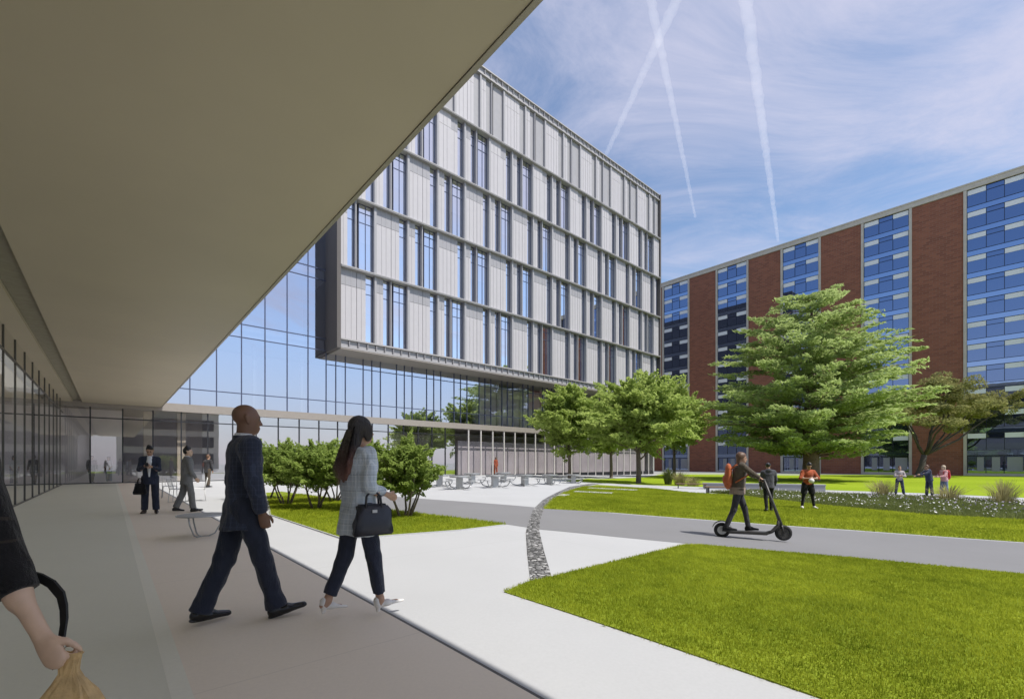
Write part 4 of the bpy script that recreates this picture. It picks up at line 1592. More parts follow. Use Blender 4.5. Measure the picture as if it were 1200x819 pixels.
    b.cap(hd(.087, .014, -.076), hd(.087, -.014, -.076), .009, .009, .010)
    for sg in (1, -1):
        b.cap(hd(-.012, sg * .078, .020), hd(-.004, sg * .075, -.026), .020, .012, .006, HR @ rx((.35, sg, 0)), .55)
    for sd_, sg in (('L', 1), ('R', -1)):
        hj, kn, an, heel, toe = legs[sd_]
        sk = .76 if 'trousers' in P else 1
        b.cap(hj, kn, .085 * g * sk, .054 * sk, .04); b.cap(kn, an, .052 * sk, .036, .03)
        mid = kn * .68 + an * .32
        b.ell(mid + rx((-.018 * sk, 0, 0)), (.05 * sk, .048 * sk, .10), .03)
        ft = .82 if 'shoes' in P else 1
        b.cap(heel + rx((0, 0, .012)), heel + (toe - heel) * ft + rx((0, 0, .008)) * (ft < 1), .026 if ft < 1 else .03, .026 if ft == 1 else .014, .015); b.cap(an, heel + rx((.02, 0, .02)), .036, .034, .02)
        sh, el, wr = arms[sd_]
        af = .80 if fem else 1.0
        b.cap(sh, el, .05 * af, .040 * af, .03); b.cap(el, wr, .039 * af, .0265 * (.9 if fem else 1), .02)
        b.ell(el * .7 + wr * .3, (.039 * af, .039 * af, .06), .03)
        # hand: palm, four curled fingers, thumb
        d = (wr - el) / np.linalg.norm(wr - el)
        inn = rx(P.get('palm' + sd_, (0, -sg, 0))); inn = inn - d * (inn @ d); inn /= np.linalg.norm(inn)   # way the palm faces
        lat = np.cross(d, inn) * (-1)                                                               # across the knuckles
        if P.get('thumb' + sd_, 0): lat = lat * P['thumb' + sd_]
        elif lat[0] < 0: lat = -lat          # thumb side forward
        hs = .92 if fem else 1.0
        kb = wr + d * .088 * hs
        b.cap(wr, wr + d * .07 * hs, .026 * hs, .036 * hs, .02, inn, .52)
        b.cap(wr + d * .035 * hs, kb, .036 * hs, .037 * hs, .02, inn, .42)
        cu = math.radians(P.get('curl' + sd_, 28))
        for fi, (off, ln) in enumerate(((.029, .076), (.010, .084), (-.010, .078), (-.028, .062))):
            p0 = kb + lat * off * hs - d * (.004 + abs(off - .010) * .2)
            ang = cu * .6 + .06 * fi
            for seg in range(3):
                dd = d * math.cos(ang) + inn * math.sin(ang) + lat * off * .5
                dd /= np.linalg.norm(dd)
                p1 = p0 + dd * ln * hs * (.44, .31, .25)[seg]
                b.cap(p0, p1, (.0095, .0088, .0080)[seg] * hs, (.0088, .0080, .0068)[seg] * hs, .004)
                p0 = p1; ang += cu
        t0 = wr + d * .028 * hs + lat * .026 * hs
        t1 = t0 + (d * .62 + lat * .66 + inn * .35) * .036 * hs
        t2 = t1 + (d * .88 + lat * .22 + inn * .42) * .032 * hs
        t3 = t2 + (d * .85 - lat * .05 + inn * .52) * .026 * hs
        b.cap(t0, t1, .017 * hs, .0125 * hs, .008); b.cap(t1, t2, .0118 * hs, .0105 * hs, .004); b.cap(t2, t3, .0105 * hs, .008 * hs, .003)
    V, Fc = b.f.mesh()
    fc = V[Fc].mean(1) / s
    mi = np.zeros(len(Fc), int)
    for sg in (1, -1):
        mi[np.linalg.norm(fc - hd(.090, sg * .030, .004), axis=1) < .0125] = 1
        e = np.abs(fc - hd(.094, sg * .030, .026)) @ np.abs(HR)
        mi[(np.linalg.norm((fc - hd(.094, sg * .031, .027)) @ HR / np.array([.022, .020, .0055]), axis=1) < 1)] = 1
    mi[np.linalg.norm((fc - hd(.098, 0, -.069)) @ HR / np.array([.02, .023, .008]), axis=1) < 1] = 2
    o = from_np('body', V, Fc, [P['skin'], M['eye'], P.get('lip', M['lip'])], root, True, mi)

    def put(name, f, mat, amp=0.0, seed=1, freq=1.0, parent=None, cutz=None, stretch=(1, 1, .55)):
        V, Fq = f.f.mesh()
        if len(V) == 0: return None
        V = crumple(V, Fq, amp * s, seed, freq / s, stretch)
        return from_np(name, V, Fq, mat, parent or root, True)

    # ---------------------------------------------------------------- trousers
    if 'trousers' in P:
        t = P['trousers']
        f = F2()
        w1, w2, w3 = t.get('w', (.100, .080, .078))
        f.cap(pel + rx((-.010, .042, -.04)), pel + rx((-.010, -.042, -.04)), .112 * g, .112 * g, .05)
        f.cap(pel + rx((0, 0, .0)), waist - rx((0, 0, .03)), .130 * g, .122 * g, .05, fw, .80)
        ends = t.get('end', (.97, .97))
        for sd_, en in (('L', ends[0]), ('R', ends[1])):
            hj, kn, an, heel, toe = legs[sd_]
            f.cap(hj, kn, w1 * g, w2, .03)
            if en > 0:
                q = kn + (an - kn) * en
                f.cap(kn, q, w2, w3, .02, None, 1, (0, 1))
                if t.get('break', 0):
                    f.cap(kn * .12 + q * .88 - rx((.006, 0, 0)), q, w3 * .98, w3 * 1.1, .02, None, 1, (0, 1))
        put('trousers', f, t['mat'], t.get('amp', .0035), 3, .8)
        if 'shorts' in P:
            f = F2()
            f.cap(pel + rx((-.01, .05, -.03)), pel + rx((-.01, -.05, -.03)), .14, .14, .05)
            f.cap(pel, waist - rx((0, 0, .03)), .15, .14, .05, fw, .82)
            for sd_ in 'LR':
                hj, kn = legs[sd_][:2]
                f.cap(hj, hj + (kn - hj) * .85, .118, .118, .03, None, 1, (0, 1))
            put('shorts', f, P['shorts'], .004, 4)
    # ---------------------------------------------------------------- shoes
    if 'shoes' in P:
        for sd_ in 'LR':
            hj, kn, an, heel, toe = legs[sd_]
            f = F2(min(vox, P.get('shoevox', vox)))
            d = toe - heel; d /= np.linalg.norm(d)
            upv = np.cross(np.cross(d, rx((0, 0, 1))), d); upv /= np.linalg.norm(upv)
            hl = P.get('heel', 0)
            if hl:
                f.cap(heel + upv * .008 + d * .01, heel + upv * .012 + d * .10, .029, .032, .02)
                f.cap(heel + d * .09 + upv * .008, toe + d * .015 - upv * .004, .036, .016, .02, upv, .7)
                f.cap(heel + d * .012, heel + d * .008 - rx((0, 0, hl + .005)), .024, .016, .012, None, 1, (0, 1))
                f.cap(heel + d * .005 + upv * .02, heel + d * .0 + upv * .055, .034, .03, .012)
            else:
                f.cap(heel + upv * .018, heel + upv * .018 + d * .10, .040, .042, .02)
                f.cap(heel + d * .08 + upv * .012, toe - d * .005 + upv * .0, .044, .030, .03, upv, .82)
                f.cap(heel + upv * .02 + d * .01, an - (an - kn) * -.02 * 0 + rx((0, 0, 0)), .041, P.get('boot', .043), .02)
                f.cap(heel - upv * .018 - d * .01, heel - upv * .018 + d * .055, .034, .034, .004, upv, .42)
                f.cap(heel - upv * .012 + d * .10, toe - upv * .008, .037, .026, .004, upv, .42)
                if P.get('boot'): f.cap(an, an + (kn - an) * .35, P['boot'], P['boot'] + .008, .02, None, 1, (0, 1))
            put('shoe', f, P['shoes'], 0)
    # ---------------------------------------------------------------- upper garments
    if 'shirt' in P:
        f = F2()
        f.cap(waist - rx((0, 0, .1)), chest, .128 * g, .150 * g, .05, fw, .80)
        f.cap(up(-.012, .09, .445), up(-.012, -.09, .445), .085, .085, .05)
        f.cap(neck0 - rx((0, 0, .035)), neck0 + (hd(-.015, 0, -.06) - neck0) * .42, .075, .066, .02, None, 1, (0, 1))
        put('shirt', f, P['shirt'], .001, 2)
    if 'jacket' in P:
        t = P['jacket']
        f = F2()
        e = t.get('ease', .022)
        hem = t.get('hem', .22)
        hw = t.get('hw', .165) * g
        f.cap(pel + rx((-.008, 0, -hem)), waist, hw + e, .128 * g + e, .06, fw, .84, (1, 0))
        f.cap(waist, chest, .128 * g + e, .152 * g + e, .06, fw, .82)
        f.cap(up(-.012, .11, .44), up(-.012, -.11, .44), .085 + e * .6, .085 + e * .6, .06)
        for sd_, sg in (('L', 1), ('R', -1)):
            sh, el, wr = arms[sd_]
            f.cap(up(-.012, sg * .05, .49), sh + rx((0, 0, .012)), .058 + e * .2, .058 + e * .25, .04)
            sl = t.get('sleeve', (.058, .055, .045))
            en = t.get('cuff', (.97, .97))[0 if sd_ == 'L' else 1]
            f.cap(sh, el, sl[0] + e * .3, sl[1], .03)
            if en > 0: f.cap(el, el + (wr - el) * en, sl[1], sl[2], .02, None, 1, (0, 1))
        if t.get('collar', 1):
            f.cap(neck0 - rx((.012, 0, .03)), neck0 + rx((-.012, 0, .025)), .078, .068, .02, None, 1, (0, 1))
        if t.get('hood'):
            f.ell(neck0 + rx((-.085, 0, -.005)), (.075, .115, .075), .03)
        if t.get('scarf'):
            pass
        j = put('jacket', f, t['mat'], t.get('amp', .0055), t.get('seed', 7), t.get('freq', 1.0))
        # front opening shows the shirt: lapel strips are part of the jacket's own shape
        if 'placket' in t:
            f = F2()
            z0, z1, wd = t['placket']
            a, c = up(.125 * g + e * .75, 0, z0), up(.115 + e * .5, 0, z1)
            f.cap(a, c, .02, wd, .01, fw, .5)
            f.cap(c, up(.07, 0, .50), wd, wd * 1.1, .02, fw, .55)
            put('shirt_front', f, P.get('shirt', M['wshirt']), 0)
        if 'trim' in t:
            f = F2()
            f.cap(pel + rx((-.008, 0, -hem - .10)), pel + rx((-.008, 0, -hem + .06)), hw + e * .6, hw + e * .75, .02, fw, .86, (1, 1))
            put('skirt', f, t['trim'], .004, 5)
    if 'scarf' in P:
        f = F2()
        f.cap(neck0 + rx((-.02, .05, -.005)), neck0 + rx((-.02, -.05, -.005)), .06, .06, .03)
        f.cap(neck0 + rx((.05, .03, .0)), neck0 + rx((.05, -.03, .0)), .045, .045, .03)
        put('scarf', f, P['scarf'], .004, 5)
    # ---------------------------------------------------------------- hair
    hr = P.get('hair')
    if hr:
        f = F2(min(vox, .009))
        if hr['kind'] == 'short':
            f.ell(hd(-.022, 0, .050), (.100, .083, .088), .02, HR)
            f.ell(hd(-.050, 0, .0), (.066, .076, .075), .03, HR)
            top = hr.get('top', .02)
            f.cap(hd(.020, .02, .105), hd(-.03, -.02, .112 + top * .4), .036, .04, .03)
        elif hr['kind'] == 'bob':
            f.ell(hd(-.020, 0, .045), (.108, .092, .096), .02, HR)
            f.cap(hd(-.04, 0, .02), hd(-.045, 0, hr.get('len', -.12)), .092, .085, .03, HR @ rx((1, 0, 0)), .8)
        elif hr['kind'] == 'bun':
            f.ell(hd(-.022, 0, .045), (.102, .084, .090), .02, HR)
            f.ell(hd(-.09, 0, .07), (.045, .045, .045), .02, HR)
        elif hr['kind'] == 'long':
            f.ell(hd(-.020, 0, .045), (.106, .088, .095), .02, HR)
            f.ell(hd(.035, .070, -.02), (.045, .022, .085), .03, HR); f.ell(hd(.035, -.070, -.02), (.045, .022, .085), .03, HR)
            bk = lambda y, z, x=-.125: up(x, y, z)
            f.cap(hd(-.05, 0, .01), bk(0, .46, -.09), .088, .098, .04, fw, .62)
            for y, z1, r in ((-.075, .30, .034), (-.035, .24, .036), (.005, .22, .038), (.045, .245, .036), (.085, .28, .032), (.10, .34, .03)):
                f.cap(bk(y * .8, .48, -.10), bk(y, z1 + .08, -.145), r * 1.25, r * 1.05, .03)
                f.cap(bk(y, z1 + .08, -.145), bk(y * 1.1 + .01, z1, -.140), r * 1.05, .014, .02)
        V, Fq = f.f.mesh()
        V = crumple(V, Fq, hr.get('amp', .003) * s, 9, 2.2 / s, (1.6, 1.6, .16) if hr['kind'] == 'long' else (1, 1, .6))
        from_np('hair', V, Fq, hr['mat'], root, True)
        if hr['kind'] == 'long':                       # loose strands over the mass
            rg = np.random.default_rng(2)
            SV, SF = [], []
            for k in range(420):
                y = rg.uniform(-.10, .11)
                zt = .30 - .09 * math.exp(-((y - .0) / .06) ** 2) + rg.uniform(-.05, .08)
                ctl = [hd(-.055 + rg.uniform(-.02, .01), y * .6, .06 + rg.uniform(-.04, .02)), hd(-.116, y * .80, -.01), up(-.165 + rg.uniform(-.012, .006), y * .95, .46),
                       up(-.190 + rg.uniform(-.015, .01), y + rg.uniform(-.01, .01), .36), up(-.178 + rg.uniform(-.02, .012), y * 1.1 + rg.uniform(-.02, .03), zt)]
                side_ = rx((0, 1, 0)) * .0022
                b0 = len(SV) 
                for j_, p_ in enumerate(ctl):
                    ww_ = side_ * (1 - .7 * j_ / 4)
                    SV += [(p_ - ww_) * s, (p_ + ww_) * s]
                for j_ in range(4):
                    q_ = b0 + 2 * j_
                    SF.append((q_, q_ + 1, q_ + 3, q_ + 2))
            from_np('hair', np.array(SV), np.array(SF), hr['mat'], root, True)
    return root, dict(up=lambda *a: up(*a) * s, arms={k: tuple(p * s for p in v) for k, v in arms.items()},
                      legs={k: tuple(p * s for p in v) for k, v in legs.items()}, hd=lambda *a: hd(*a) * s, s=s, root=root)


def to_world(info, p):
    r = info['root']
    return Matrix.Translation(r.location) @ Matrix.Rotation(r.rotation_euler.z, 4, 'Z') @ Vector(tuple(p))


def skin(name, c): return plain(name, c, .5, 0, .08, 20, .05, 300)


M['skin_dark'] = skin('dark brown skin', (0.18, 0.092, 0.056))
M['skin_tan'] = skin('tan skin', (0.40, 0.235, 0.155))
M['skin_pale'] = skin('pale skin', (0.62, 0.42, 0.30))
M['eye'] = plain('dark eye', (0.015, 0.012, 0.010), .3)
M['lip'] = plain('lip', (0.33, 0.13, 0.10), .5)
M['lip_dark'] = plain('dark lip', (0.13, 0.055, 0.042), .45)
M['navy'] = cloth('navy suiting', (0.026, 0.032, 0.054), .22)
M['navy2'] = cloth('dark navy trouser cloth', (0.026, 0.031, 0.050), .22)
M['blackcloth'] = cloth('black cloth', (0.010, 0.010, 0.011), .3)
M['charcoal'] = cloth('charcoal cloth', (0.038, 0.038, 0.042), .25)
M['greysuit'] = cloth('grey suiting', (0.185, 0.185, 0.185), .15)
M['wshirt'] = cloth('white shirt', (0.74, 0.74, 0.76), .04)
M['rust'] = cloth('rust orange knit', (0.36, 0.085, 0.035), .15)
M['denim'] = cloth('blue denim', (0.16, 0.20, 0.29), .2)
M['olive'] = cloth('dark olive jacket', (0.085, 0.068, 0.050), .2)
M['taupe'] = cloth('taupe skirt', (0.25, 0.19, 0.15), .12)
M['slate'] = cloth('slate grey padded jacket', (0.060, 0.060, 0.070), .2)
M['indigo'] = cloth('deep blue jacket', (0.035, 0.045, 0.080), .2)
M['pink'] = cloth('patterned pink jacket', (0.55, 0.30, 0.30), .3)
M['purple'] = cloth('purple scarf', (0.11, 0.075, 0.18), .2)
M['paleshirt'] = cloth('pale grey top', (0.40, 0.36, 0.36), .2)
M['blackshoe'] = plain('polished black leather', (0.012, 0.012, 0.013), .25, 0, .1)
M['brownshoe'] = plain('dark brown leather', (0.035, 0.02, 0.015), .35)
M['whiteshoe'] = plain('white leather', (0.68, 0.65, 0.61), .5)
M['hairblack'] = plain('black hair', (0.012, 0.011, 0.011), .45, 0, .3, 60)
M['hairbrown'] = plain('brown hair', (0.115, 0.062, 0.034), .5, 0, .3, 60)
M['hairash'] = plain('fair hair', (0.42, 0.33, 0.23), .5, 0, .25, 60)


def plaid(t, v, c):
    for ax, sc in ((0, 1), (2, 1), (1, 1)):
        sep = t.n('ShaderNodeSeparateXYZ'); t.l(v, sep.inputs[0])
        x = t.math('MULTIPLY', sep.outputs[ax], 22.0)
        fr = t.math('FRACT', x)
        ln = t.math('LESS_THAN', fr, .14)
        c = t.mix(t.math('MULTIPLY', ln, .55), c, (0.70, 0.73, 0.76))
        x2 = t.math('FRACT', t.math('MULTIPLY', sep.outputs[ax], 7.3))
        c = t.mix(t.math('MULTIPLY', t.math('LESS_THAN', x2, .09), .45), c, (0.25, 0.30, 0.37))
    return c


M['plaid'] = cloth('pale blue plaid wool', (0.47, 0.53, 0.60), .10, extra=plaid)


def stripe_navy(t, v, c):
    sep = t.n('ShaderNodeSeparateXYZ'); t.l(v, sep.inputs[0])
    for ax in (0, 1, 2):
        fr = t.math('FRACT', t.math('MULTIPLY', sep.outputs[ax], 26.0))
        c = t.mix(t.math('MULTIPLY', t.math('LESS_THAN', fr, .10), .22), c, (0.10, 0.125, 0.20))
    return c


M['navysuit'] = cloth('navy windowpane suiting', (0.034, 0.041, 0.066), .2, extra=stripe_navy)


def ombre():
    t = NT('black to auburn hair')
    v = t.coord()
    sep = t.n('ShaderNodeSeparateXYZ'); t.l(v, sep.inputs[0])
    st = t.noise(t.coord(scale=(1, 1, .04)), 120, 3, .7)
    z = t.math('ADD', sep.outputs[2], t.math('MULTIPLY', st, -.12))
    c = t.ramp(z, [(0.0, (0, 0, 0)), (1.0, (1, 1, 1))])
    mr = t.n('ShaderNodeMapRange'); t.l(z, mr.inputs[0])
    mr.inputs[1].default_value, mr.inputs[2].default_value = 1.17, 1.44
    c = t.ramp(mr.outputs[0], [(0.0, (0.30, 0.14, 0.10)), (.45, (0.14, 0.058, 0.042)), (1.0, (0.030, 0.022, 0.019))])
    c = t.mix(t.math('MULTIPLY', st, .5), c, (0.008, 0.006, 0.006))
    nd = t.bsdf(c, .38, 0, t.bump(st, .8, .02), .5)
    return t.done(nd)


M['hairlong'] = ombre()


def dark_bands(t, v, c):
    w = t.noise(t.coord(scale=(1, 1, 9)), 3.0, 3)
    return t.mix(t.math('MULTIPLY', t.math('GREATER_THAN', w, .60), .35), c, (0.075, 0.055, 0.04))


M['bandblack'] = cloth('black knit with brown bands', (0.011, 0.010, 0.011), .3, extra=dark_bands)


def ground_at(px, py, dz=.012):
    p = gp(px, py); p.z += dz
    return p


D = math.radians
# --- the walking man in the navy suit
p1 = ground_at(284, 727.5)
man, im = person('bald man in a navy suit striding to the right under the overhang', 1.87, p1, D(44), dict(
    legL=(-14, 8, -4), legR=(16, 2, 10), armL=(-6, 6, 14, 5), armR=(3, 9, 12, 2), lean=2, headyaw=-4, headpitch=2, vox=.0075, shw=.19, girth=.95,
    skin=M['skin_dark'], lip=M['lip_dark'], splay=.03, palmR=(.2, 1, 0), curlR=38,
    trousers=dict(mat=M['navy2'], w=(.100, .080, .072), end=(1.0, 1.0), amp=.009, **{'break': 1}), shoes=M['blackshoe'], shirt=M['wshirt'],
    jacket=dict(mat=M['navysuit'], hem=.21, hw=.168, amp=.013, ease=.026, sleeve=(.066, .060, .050), cuff=(.96, .96))))
# --- the woman in the plaid blazer
p2 = ground_at(420, 724)
wom, iw = person('woman with long dark auburn tipped hair in a pale blue plaid blazer', 1.70, p2, D(47), dict(
    fem=1, legL=(-10, 13, -12), legR=(12, 3, 3), armL=(-6, 8, 10, 4), armR=(-2, 9, 72, 14), lean=2, headyaw=-6, vox=.0075, heel=.05, shoevox=.006,
    skin=M['skin_tan'], trousers=dict(mat=M['navy2'], w=(.092, .072, .060), end=(.86, .86), amp=.007), shoes=M['whiteshoe'], curlR=55,
    jacket=dict(mat=M['plaid'], hem=.26, hw=.178, amp=.012, ease=.030, sleeve=(.058, .056, .05), cuff=(.72, .72), seed=12),
    hair=dict(kind='long', mat=M['hairlong'], amp=.0045)))


def handbag(name, label, cat, w, h, dpt, mat, where, rz, drop=.17):
    """soft tote: body, two handles, rim; hangs with its handle top at 'where'"""
    root = empty(name, label, cat, where - Vector((0, 0, drop + h)), rz)
    bm = bmesh.new()
    hexa(bm, [(-w / 2, -dpt / 2, 0), (w / 2, -dpt / 2, 0), (w / 2, dpt / 2, 0), (-w / 2, dpt / 2, 0),
              (-w * .36, -dpt * .25, h), (w * .36, -dpt * .25, h), (w * .36, dpt * .25, h), (-w * .36, dpt * .25, h)])
    bmesh.ops.subdivide_edges(bm, edges=bm.edges[:], cuts=4, use_grid_fill=True)
    for v in bm.verts:
        t = v.co.z / h
        v.co.y *= 1 + .35 * math.sin(math.pi * min(1, t * 1.1)) * (1 - abs(v.co.x) / w)
        v.co.x += .008 * math.sin(v.co.z * 40 + v.co.y * 30)
    bmesh.ops.bevel(bm, geom=[e for e in bm.edges if e.calc_face_angle(0) > .9], offset=.014, segments=2, affect='EDGES')
    from_bm('bag_body', bm, mat, root, True)
    for sy in (-1, 1):
        bm = bmesh.new()
        y = sy * dpt * .24
        tube(bm, [(-w * .2, y, h - .03), (-w * .17, y * .8, h + drop * .65), (-w * .08, y * .4, h + drop), (w * .08, y * .4, h + drop), (w * .17, y * .8, h + drop * .65), (w * .2, y, h - .03)], .010, 8)
        from_bm('handle', bm, mat, root, True)
    return root


M['bagnavy'] = plain('navy leather', (0.018, 0.020, 0.030), .4, 0, .15, 12, .1, 80)
sh, el, wr = iw['arms']['R']
hold = to_world(iw, el * .86 + wr * .14)
hb = handbag('handbag', "navy leather handbag hanging from the woman's bent arm", 'handbag', .34, .26, .15, M['bagnavy'], hold - Vector((0, 0, .03)), D(35), .10)
bm = bmesh.new(); bx(bm, -.02, .02, -.068, -.060, .19, .215)
from_bm('clasp', bm, M['steel'], hb)

# --- the two men farther back
p3 = ground_at(176, 602)
m3, i3 = person('man in a navy suit standing and looking down at his phone', 1.78, p3, D(-60), dict(
    legL=(2, 2, 0), legR=(-4, 2, 0), shw=.165, armL=(22, 8, 88, 32), armR=(24, 8, 92, 34), lean=2, headpitch=26, vox=.011, splay=.04,
    skin=M['skin_tan'], trousers=dict(mat=M['navy2']), shoes=M['brownshoe'], shirt=M['wshirt'], curlL=40, curlR=40,
    jacket=dict(mat=M['navy'], hem=.20, placket=(.02, .40, .055)), hair=dict(kind='short', mat=M['hairblack'], top=.03)))
p4 = ground_at(219, 600)
m4, i4 = person('man in a grey suit seen from behind, walking beside the wire chairs', 1.77, p4, D(48), dict(
    shw=.168, legL=(-10, 12, -8), legR=(10, 4, 4), armL=(-4, 8, 18, 6), armR=(6, 10, 24, 4), lean=2, headyaw=-22, vox=.011,
    skin=M['skin_pale'], trousers=dict(mat=M['greysuit']), shoes=M['blackshoe'], shirt=M['wshirt'],
    jacket=dict(mat=M['greysuit'], hem=.22), hair=dict(kind='short', mat=M['hairblack'], top=.05)))
bw = to_world(i3, i3['arms']['R'][1])
handbag('briefcase', 'black soft briefcase hanging at the side of the man with the phone', 'bag', .30, .30, .09, M['blackcloth'],
        Vector((bw.x - .02, bw.y + .05, p3.z + .93)), D(10), .12)
w3 = to_world(i3, (i3['arms']['L'][2] + i3['arms']['R'][2]) / 2)
ph = empty('phone', 'small dark phone held by the man in the navy suit', 'phone', w3 + Vector((.03, -.07, -.02)), D(-60))
bm = bmesh.new()
hexa(bm, [(-.005, -.036, 0), (.004, -.036, 0), (.004, .036, 0), (-.005, .036, 0), (.085, -.036, .115), (.094, -.036, .11), (.094, .036, .11), (.085, .036, .115)])
bmesh.ops.recalc_face_normals(bm, faces=bm.faces[:])
from_bm('case', bm, M['mull'], ph)

# --- people behind the glass
M['glasswhite'] = M['wshirt']
for lab, px, Yn, hh, az, prm in [
    ('man in a dark suit crossing the lobby behind the glass', 107.5, MC + .7, 1.80, -30, dict(legL=(-16, 10, -6), legR=(16, 4, 6), armL=(10, 8, 14, 3), armR=(-8, 8, 14, 3),
     skin=M['skin_tan'], trousers=dict(mat=M['charcoal']), shoes=M['blackshoe'], jacket=dict(mat=M['charcoal'], hem=.2), hair=dict(kind='short', mat=M['hairblack']))),
    ('woman in a white top and jeans in the lobby behind the glass', 127.5, MC + .7, 1.74, -70, dict(fem=1, legL=(4, 4, 0), legR=(-6, 4, 0), armL=(4, 8, 40, 10), armR=(2, 8, 20, 5),
     skin=M['skin_tan'], trousers=dict(mat=M['denim']), shoes=M['whiteshoe'], jacket=dict(mat=M['wshirt'], hem=.06, ease=.01, cuff=(0, 0)), hair=dict(kind='bob', mat=M['hairblack'], len=-.2))),
    ('woman in rust orange behind the shopfront with the white fins', 581, MC + .5, 1.95, -60, dict(fem=1, legL=(4, 2, 0), legR=(-6, 2, 0), armL=(4, 8, 20, 10), armR=(4, 8, 20, 10),
     skin=M['skin_tan'], trousers=dict(mat=M['rust']), shoes=M['brownshoe'], jacket=dict(mat=M['rust'], hem=.3), hair=dict(kind='bob', mat=M['hairbrown'])))]:
    r = (px - CX) / FPX
    Y = Yn / (MY + MX * r)
    prm['vox'] = .016
    person(lab, hh, Vector((r * Y, Y, .032)), D(az), prm)
p8 = ground_at(243.5, 571)
person('person in dark clothes standing on the far plaza by the shopfront', 1.78, p8, D(75), dict(
    legL=(4, 2, 0), legR=(-4, 2, 0), armL=(4, 8, 12, 4), armR=(4, 8, 12, 4), vox=.016, skin=M['skin_tan'], trousers=dict(mat=M['olive']), shoes=M['blackshoe'],
    jacket=dict(mat=M['charcoal'], hem=.18), hair=dict(kind='short', mat=M['hairbrown'])))

# --- scooter rider
rm = scoot.matrix_basis
rz = scoot.rotation_euler.z
rl = Vector(scoot.location) + Matrix.Rotation(rz, 3, 'Z') @ Vector((-.26, 0, 0)) + Vector((0, 0, .155))
rot = Matrix.Rotation(-rz, 3, 'Z')
hnd = lambda sy: np.array(Vector((-.0, 0, 0)) + (ST + Vector((-.04 + .26, sy * .20, -.155 + .03))))
hh = 1.64
rid, ir = person('woman with an orange backpack riding the dark kick scooter', hh, rl, rz, dict(
    fem=1, legL=(20, 10, 0), legR=(-12, 10, 0), lean=6, vox=.010, splay=.01, headpitch=4,
    armL_pts=((.06, .16, 1.33), (.26, .22, 1.16), hnd(1) + np.array([-.07, 0, .02])),
    armR_pts=((.06, -.16, 1.33), (.26, -.22, 1.16), hnd(-1) + np.array([-.07, 0, .02])), curlL=60, curlR=60, palmL=(0, 0, -1), palmR=(0, 0, -1),
    skin=M['skin_tan'], trousers=dict(mat=M['charcoal'], w=(.088, .064, .052)), shoes=M['blackcloth'], boot=.048, 
    jacket=dict(mat=M['olive'], hem=.02, ease=.03, trim=M['taupe']), hair=dict(kind='bob', mat=M['hairbrown'], len=-.20, amp=.006)))


def backpack(label, info, mat, w=.30, h=.44, d=.16, x=-.23, z=.27, vox=.012):
    s = info['s']
    root = empty('backpack', label, 'backpack', to_world(info, info['up'](x, 0, z)), info['root'].rotation_euler.z)
    f = Field((-.2, -.25, -.35), (.3, .25, .35), vox)
    f.cap((0, 0, -h * .3), (.01, 0, h * .28), w * .5, w * .42, .03, (1, 0, 0), d / w * 1.0)
    f.ell((-d * .42, 0, -h * .18), (d * .25, w * .34, h * .2), .015)
    V, Fq = f.mesh()
    V = crumple(V, Fq, .004, 3, .8)
    from_np('pack_body', V, Fq, mat, root, True)
    for sy in (-1, 1):
        bm = bmesh.new()
        tube(bm, [(d * .35, sy * .10, h * .32), (d * .9, sy * .12, h * .50), (d * .9 + .20, sy * .135, h * .36), (d * .9 + .22, sy * .15, h * .05), (d * .75, sy * .16, -h * .3)], .016, 6)
        from_bm('strap', bm, mat, root, True)
    bm = bmesh.new()
    tube(bm, [(d * .3, -.04, h * .45), (d * .28, 0, h * .53), (d * .3, .04, h * .45)], .01, 6)
    from_bm('loop', bm, mat, root, True)


M['packorange'] = cloth('orange pack fabric', (0.42, 0.115, 0.045), .15)
M['packred'] = cloth('red pack fabric', (0.42, 0.045, 0.045), .15)
M['packpurple'] = cloth('dusty purple pack fabric', (0.13, 0.11, 0.18), .15)
backpack('orange backpack worn by the scooter rider', ir, M['packorange'])

# --- students on the lawns
p11 = ground_at(900.5, 599.5)
q11, i11 = person('student in a slate grey jacket seen from behind, walking past the scooter', 1.68, p11, D(75), dict(
    legL=(-8, 10, -6), legR=(8, 4, 2), armL=(2, 14, 16, 2), armR=(2, 14, 30, 4), vox=.013, skin=M['skin_tan'], headyaw=-20,
    trousers=dict(mat=M['blackcloth'], w=(.092, .066, .052)), shoes=M['blackshoe'], boot=.05, jacket=dict(mat=M['slate'], hem=.12, ease=.05, hood=1, amp=.008), scarf=M['purple'],
    hair=dict(kind='bun', mat=M['hairblack'])))
p12 = ground_at(946.5, 595.8)
person('person in a rust orange jersey and black shorts holding a white ball', 1.72, p12, D(-100), dict(
    legL=(4, 4, 0), legR=(4, 4, 0), splay=.14, armL=(20, 26, 70, 62), armR=(20, 26, 70, 62), headpitch=30, lean=8, vox=.013, skin=M['skin_tan'],
    trousers=dict(mat=M['blackcloth'], w=(.09, .066, .05)), shorts=M['blackcloth'], shoes=M['whiteshoe'],
    jacket=dict(mat=M['rust'], hem=.02, ease=.03, cuff=(.15, .15), sleeve=(.07, .06, .05)), hair=dict(kind='short', mat=M['hairblack'])))
bp = p12 + Matrix.Rotation(D(-100), 3, 'Z') @ Vector((.30, 0, 1.05))
bl_ = empty('ball', 'small white ball held by the person in the orange jersey', 'ball', bp)
bm = bmesh.new(); bmesh.ops.create_icosphere(bm, subdivisions=3, radius=.095)
for v in bm.verts:
    k = abs(math.sin(v.co.x * 60) * math.sin(v.co.y * 60) * math.sin(v.co.z * 60)); v.co *= 1 - .012 * k
from_bm('shell', bm, M['whiteshoe'], bl_, True)
p13 = ground_at(1054, 580)
